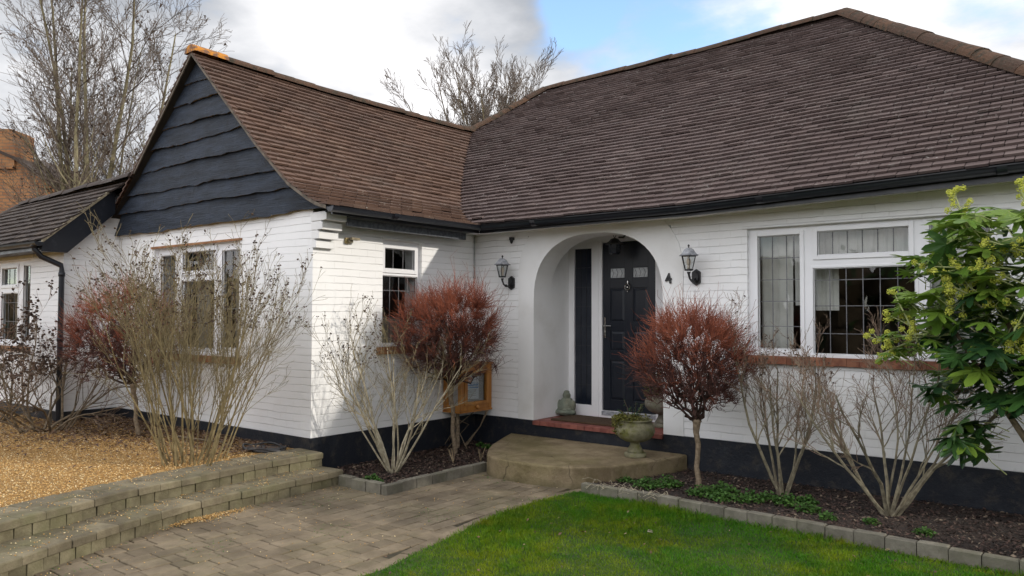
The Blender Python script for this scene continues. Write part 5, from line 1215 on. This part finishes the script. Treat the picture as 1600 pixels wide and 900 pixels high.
# ---- large-leaved evergreen at the right
def fatsia():
    random.seed(77); t = thing('glossy_evergreen_shrub', (6.15, -1.0, -.34), 'big glossy evergreen shrub with hand-shaped leaves and yellow-green flower balls', 'shrub')
    wood, lo, hi, st, um = MB(), MB(), MB(), MB(), MB()
    base = Vector((6.12, -.95, -.38)); tops = []
    def leaf(c, d, size, mb):
        d = d.normalized(); up = Vector((0, 0, 1)) + rv(.25); side = d.cross(up)
        if side.length < .1: side = Vector((1, 0, 0))
        side.normalize(); nrm = side.cross(d).normalized(); nl = random.choice((7, 8, 9)); fold = random.uniform(.05, .35); n0 = len(mb.v)
        mb.v.append(tuple(c)); idx = []
        def P(a, r): # a angle from d, r radius
            q = c + d * (math.cos(a) * r) + side * (math.sin(a) * r) - nrm * (fold * r * r / size + .12 * r * abs(math.sin(a))) ; return tuple(q)
        spread = 2.35; seq = []
        for k in range(nl):
            a = -spread + 2 * spread * k / (nl - 1); L_ = size * (1 - .42 * (abs(a) / spread) ** 1.5) * random.uniform(.93, 1.05); w = spread / (nl - 1)
            if k == 0: seq.append((a - w * .7, L_ * .35))
            seq += [(a - w * .68, L_ * .60), (a - w * .42, L_ * .84), (a, L_), (a + w * .42, L_ * .84), (a + w * .68, L_ * .60)]
            if k < nl - 1: seq.append((a + w, L_ * .46))
            else: seq.append((a + w * .7, L_ * .35))
        for a, r in seq: mb.v.append(P(a, r))
        for i in range(len(seq) - 1): mb.f.append((n0, n0 + 1 + i, n0 + 2 + i))
    # visible woody stems
    stems = [((6.15, -1.0, -.35), (5.95, -1.2, .35), (5.66, -1.22, .85), (5.45, -1.2, 1.25)), ((6.1, -.95, -.35), (6.05, -1.0, .6), (5.8, -1.0, 1.2), (5.65, -1.05, 1.75)), ((6.2, -.9, -.35), (6.3, -.9, .7), (6.2, -.95, 1.4), (6.05, -1.0, 1.95)), ((6.15, -1.0, -.35), (6.3, -1.25, .5), (6.2, -1.45, 1.1), (6.05, -1.5, 1.5)), ((6.2, -1.05, -.35), (6.7, -1.1, .6), (6.8, -1.1, 1.3), (6.7, -1.1, 1.8))]
    for s_ in stems: wood.tube(s_, [.030, .024, .016, .009], 7)
    nodes = []
    for k in range(560):
        u, v_ = random.random(), random.random()
        a = random.uniform(0, 6.28); r = random.random() ** .5; z = random.uniform(.62, 2.02)
        rx = .66 + .10 * math.sin((z - .5) * 2); cx, cy = 5.93, -1.08
        x = cx + rx * r * math.cos(a) * (1.1 if z < 1.7 else .85); y = cy + .50 * r * math.sin(a)
        if x < 5.42 and z < 1.0: z += .45
        nodes.append((x, y, z))
    for k in range(15): nodes.append((random.uniform(5.48, 5.72), random.uniform(-1.40, -.95), random.uniform(.26, .52)))    # low hanging bunch
    for k in range(9): nodes.append((random.uniform(5.28, 5.45), random.uniform(-1.35, -.95), random.uniform(.66, .86)))
    for k in range(12): nodes.append((random.uniform(4.98, 5.38), random.uniform(-1.35, -1.0), random.uniform(.92, 1.16)))   # reaching left
    for k in range(5): nodes.append((5.22 + .06 * k, -1.2 + random.uniform(-.05, .05), 1.66 + random.uniform(-.03, .03)))
    for (x, y, z) in nodes:
        c = Vector((x, y, z)); out = Vector((x - 6.0, y + 1.0, 0)); out = out.normalized() if out.length > .05 else Vector((-1, 0, 0)); out = (out + rv(.45) + Vector((-.1, -.45, -.35 + .12 * z))).normalized(); out.z = min(out.z, .25)
        small = x < 5.4
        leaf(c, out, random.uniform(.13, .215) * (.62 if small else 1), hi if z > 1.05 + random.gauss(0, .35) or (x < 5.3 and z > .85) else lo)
        q = c - out * random.uniform(.1, .22) - Vector((0, 0, random.uniform(.03, .12))); wood.v and st.tube([c, (c + q) / 2 + rv(.01), q], [.0028, .0032, .004], 4)
    # flower panicles
    def umbel(root, tip, nb, size):
        root, tip = Vector(root), Vector(tip); d = tip - root; st.tube([root, root + d * .5 + rv(.015), tip], [.0085, .0065, .004], 5)
        for k in range(nb):
            f = random.uniform(.35, 1); b = root + d * f; o = rv(1); o -= d.normalized() * o.dot(d.normalized()) * .6; o.normalize(); q = b + o * size * random.uniform(.5, 1.1) + d.normalized() * size * .4
            st.tube([b, q], [.0035, .0025], 4); R0 = random.uniform(.017, .025)
            for j in range(34):
                v = rv(1).normalized(); e = q + v * R0; um.ball(e, .0042); 
                if j % 3 == 0: um.tube([q, e], .0009, 3)
            um.ball(q, R0 * .55)
        q = tip; 
        for j in range(34): um.ball(q + rv(1).normalized() * .02, .0045)
        um.ball(q, .011)
    umbel((5.62, -1.2, 1.80), (5.52, -1.25, 2.13), 11, .08); umbel((5.98, -1.2, 1.85), (5.90, -1.25, 2.15), 10, .08)
    umbel((5.85, -1.35, 1.52), (5.33, -1.35, 1.60), 8, .07); umbel((6.05, -1.45, 1.38), (5.52, -1.42, 1.33), 12, .09); umbel((5.70, -1.40, 1.30), (5.42, -1.45, 1.56), 6, .06)
    umbel((5.5, -1.25, 1.12), (5.0, -1.28, 1.06), 14, .08); umbel((5.42, -1.25, 1.10), (5.07, -1.22, 1.26), 10, .07); umbel((5.3, -1.2, 1.10), (5.02, -1.25, .96), 8, .07); umbel((5.28, -1.25, 1.05), (5.13, -1.28, 1.42), 2, .03); umbel((5.95, -1.45, 1.30), (5.86, -1.5, 1.02), 6, .06); umbel((5.75, -1.4, 1.66), (5.60, -1.4, 1.44), 6, .06); umbel((6.2, -1.4, 1.9), (6.12, -1.4, 2.16), 8, .08)
    for _ in range(13):
        x = random.uniform(5.42, 6.15); z = random.uniform(.98, 1.85); y = -1.52 + .1 * random.random() + (.25 if z > 1.7 else 0)
        umbel((x + .12, y + .12, z - .02), (x + random.uniform(-.12, .05), y, z + random.uniform(-.02, .14)), random.choice((4, 5, 7)), .065)
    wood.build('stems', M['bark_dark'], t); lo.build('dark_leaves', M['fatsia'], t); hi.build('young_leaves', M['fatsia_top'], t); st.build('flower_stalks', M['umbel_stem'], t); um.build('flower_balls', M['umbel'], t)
fatsia()
# ---- low green plants in the beds
random.seed(8)
spots = [(2.98, -1.02, .13), (3.10, -.85, .14), (3.50, -1.0, .13), (3.62, -.82, .15), (3.72, -1.05, .12), (3.92, -.95, .13), (4.02, -.80, .10), (4.20, -.85, .13), (4.32, -.70, .09), (4.42, -.98, .10), (4.60, -1.12, .07), (4.9, -1.05, .06), (5.28, -1.12, .07), (.50, -.35, .07), (.33, -.28, .06), (.80, -2.42, .09), (.92, -2.46, .06), (2.72, -.95, .08)]
places = ['beside the concrete step corner', 'just left of the red ball tree trunk', 'just right of the red ball tree trunk', 'behind the first clumps near the ball tree', 'near the edging right of the ball tree', 'left of the first bare shrub', 'at the foot of the first bare shrub', 'right of the first bare shrub', 'between the two bare shrubs near the wall', 'between the two bare shrubs near the edging', 'left of the widest shrub', 'in front of the widest shrub', 'right of the widest shrub by the edging', 'in the small bed near the porch', 'in the small bed near the cabinet', 'in the front corner of the small bed', 'at the very tip of the small bed', 'against the concrete step']
for (x, y, r), pl in zip(spots, places):
    leafy('low_plant', (x, y, -.335), int(2600 * r), r, .020 + r * .06, M['weed'], 'low green leafy clump ' + pl, 'plant', lambda r=r: ((lambda a, q: (q * math.cos(a), q * math.sin(a), random.uniform(0, .75) * (r * 1.05 - q * .8) + .005))(random.uniform(0, 6.28), r * random.random() ** .6)), 0, 'low green clumps in the flower beds')
random.seed(9)
m = MB()
for k in range(60):
    x = random.uniform(2.6, 3.4); y = edge_y(x) + random.uniform(-.02, .14); a = random.uniform(0, 6.28); l = random.uniform(.04, .13); p = Vector((x, y, -.285 + random.uniform(-.02, .02)))
    m.tube([p, p + Vector((math.cos(a) * l * .5, math.sin(a) * l * .5, .02)), p + Vector((math.cos(a) * l, math.sin(a) * l, random.uniform(-.02, .01)))], .002, 3)
tag(m.build('dry_straw', M['bark_pale']), 'pale dry straw lying on the long bed edging', 'straw', kind='stuff')
m = MB(); m.tube([(3.66, -2.22, ZG + .03), (3.645, -2.25, ZG + .04), (3.66, -2.29, ZG + .04), (3.69, -2.27, ZG + .035)], .0028, 4); tag(m.build('pale_twig', M['bark_pale']), 'tiny pale curled twig lying on the lawn', 'twig')
def dead_pts(n):
    x = rng.uniform(2.5, 6.5, n); y = rng.uniform(-5, -1.6, n); return np.stack([x, y, rng.uniform(ZG + .02, ZG + .035, n)], 1)
chips(420, dead_pts, .006, .020, M['leaf_litter'], 'fallen_leaves', 'small dry leaf scraps scattered over the lawn')
def joint_moss(n):
    x = rng.uniform(.6, 2.4, n); y = rng.uniform(-5.5, -1.3, n); k = np.sin(x * 5.1 + y * 2) * np.sin(y * 4.3 - x) > .55; s2 = np.interp(y, [p[1] for p in STEP2][::-1], [p[0] for p in STEP2][::-1])
    lx_ = np.interp(y, [p[1] for p in LAWN[1:]][::-1], [p[0] for p in LAWN[1:]][::-1]); k |= np.abs(x - s2 - .03) < .02; k |= (np.abs(x - lx_) < .05) & (np.sin(y * 6) > .1); k &= (x > s2)
    return np.stack([x, y, rng.uniform(ZG - .004, ZG + .006, n)], 1)[k]
mo = chips(7000, joint_moss, .003, .010, M['weed'], 'paving_moss', 'small tufts of moss and weed in the paving joints')
m = MB(); m.tube([(-1.9, -2.95, -.1), (-1.5, -3.0, -.085), (-1.0, -2.9, -.09), (-.7, -2.95, -.1)], [.010, .012, .009, .004], 5); tag(m.build('fallen_branch', M['bark_dark']), 'dark fallen branch on the ground beneath the bushes', 'branch')
for (x, y, s_) in ((.95, -1.0, 3), (.78, -1.25, 4)):
    m = MB()
    for k in range(s_ + 2): m.tube([(x, y, -.34), (x + random.uniform(-.06, .06), y + random.uniform(-.05, .05), -.34 + random.uniform(.08, .16))], [.004, .0025], 4)
    tag(m.build('dead_stalks', M['seed_pale']), 'short dead stalks in the bark mulch ' + ('close to the concrete step' if s_ == 3 else 'nearer the ball tree'), 'dead stems')

# ---- background
def far_tree(name, base, label, stems, P, mats, L_, r, fan, root, leaves=0):
    t = thing(name, base, label, 'tree'); tw, th, tips = MB(), MB(), []
    for k in range(stems):
        a = 2 * math.pi * (k + random.random() * .5) / stems; f = fan * random.uniform(.1, 1)
        d = Vector((math.cos(a) * math.sin(f), math.sin(a) * math.sin(f), math.cos(f))); b = Vector(base) + Vector((math.cos(a), math.sin(a), 0)) * root * random.uniform(.2, 1)
        branch(b, d, L_ * random.uniform(.8, 1.08), r * random.uniform(.7, 1.2), 0, P, tw, th, tips)
    th.build('stems', M[mats[0]], t); tw.build('twigs', M[mats[1]], t)
    if leaves:
        lm = MB()
        for p, d in random.sample(tips, min(leaves, len(tips))):
            for _ in range(3): q = p + rv(.05); lm.poly([q, q + rv(.035), q + rv(.035)])
        lm.build('dead_leaves', M['seed'], t)
    return t
random.seed(41)
Pt = dict(rmin=.004, n=[16, 8, 5, 3], wob=[.030, .07, .09, .1], up=[.02, .055, .04, .03], tip=[.18, .25, .4, .5], kids=[1.9, 1.45, 1.1], start=[.30, .1, .1], ang=[.68, .55, .55], len=[.24, .42, .45], rr=[.42, .5, .6], depth=3, thin=.02)
far_tree('multi_stem_tree', (-11.9, .3, -.45), 'tall bare multi-stemmed tree behind the extension roof', 7, Pt, ('bark_birch', 'twig_tree'), 9.2, .08, .12, .55, 500)
random.seed(46)
far_tree('bare_tree', (-12.2, .6, -.45), 'slender bare tree right of the clump just left of the gable peak', 2, Pt, ('bark_birch', 'twig_tree'), 7.9, .065, .04, .2, 300)
random.seed(43)
Pc = dict(rmin=.005, n=[11, 7, 6, 4], wob=[.05, .08, .09, .1], up=[.05, .05, .05, .04], tip=[.55, .3, .35, .5], kids=[1.4, 1.2, .9], start=[.45, .15, .1], ang=[.48, .5, .5], len=[.30, .45, .5], rr=[.55, .5, .6], depth=3, thin=.016)
t = far_tree('bare_tree', (-7.15, 8.95, 2.7), 'bare fan-shaped tree behind the dip between the two roofs', 28, Pc, ('bark_tree', 'twig_tree'), 4.9, .030, .58, .12)
m = MB(); m.tube([(-7.1, 8.95, -.45), (-7.2, 8.95, 2), (-7.15, 8.95, 2.9)], [.24, .19, .15], 10); m.build('trunk', M['bark_tree'], t)
random.seed(91); t = thing('reflection_hedge', (4, -19, -.47), 'unseen dark hedge behind the viewpoint, added to darken the window reflections', 'hedge'); core, lm = MB(), MB()  # unseen hedge, added so the window panes reflect something dark
for i in range(80):
    for j in range(3):
        c = (-76 + i * 1.35 + random.uniform(-.3, .3), -19 + random.uniform(-.3, .3), .2 + j * 1.05 + random.uniform(-.15, .15)); core.ball(c, random.uniform(.85, 1.05))
        for _ in range(26):
            v = rv(1).normalized(); p = Vector(c) + v * random.uniform(.85, 1.2); a = rv(1).normalized() * .16; b = a.cross(v).normalized() * .11; lm.poly([p - a, p + b, p + a, p - b])
core.build('inner_twigs', M['bark_dark'], t); lm.build('foliage', M['fatsia'], t)
# neighbour's brick gable with chimney
N_ = thing('neighbour_house', (-19.2, -.5, -.45), 'orange brick neighbouring house with a sloping gable and chimney at far left', 'house')
ang = R(38); ca, sa = math.cos(ang), math.sin(ang)
def nf(a, b, c): return (-15.97 + a * ca - c * sa, .25 + a * sa + c * ca, b)
m = MB(); m.prism([(-7.5, -.45), (1.9, -.45), (1.9, 3.9), (0.02, 5.22), (-1.2, 5.75), (-4.0, 5.75), (-7.5, 3.3)], 0, 6, nf); m.build('brick_gable', M['farbrick'], N_)
m = MB(); m.prism([(-1.15, 5.0), (-.01, 5.0), (-.01, 5.98), (-.10, 5.98), (-.12, 6.04), (-1.15, 6.04)], -.06, .75, nf); m.build('chimney', M['farbrick'], N_)
m = MB(); m.prism([(1.95, 3.86), (0.0, 5.23), (-1.2, 5.76), (-1.2, 5.83), (0.03, 5.30), (2.05, 3.90)], -.08, 6.1, nf); m.build('roof_edge', M['tiles_grey'], N_)
print('objects', len(bpy.data.objects), 'polys', sum(len(o.data.polygons) for o in bpy.data.objects if o.type == 'MESH'))
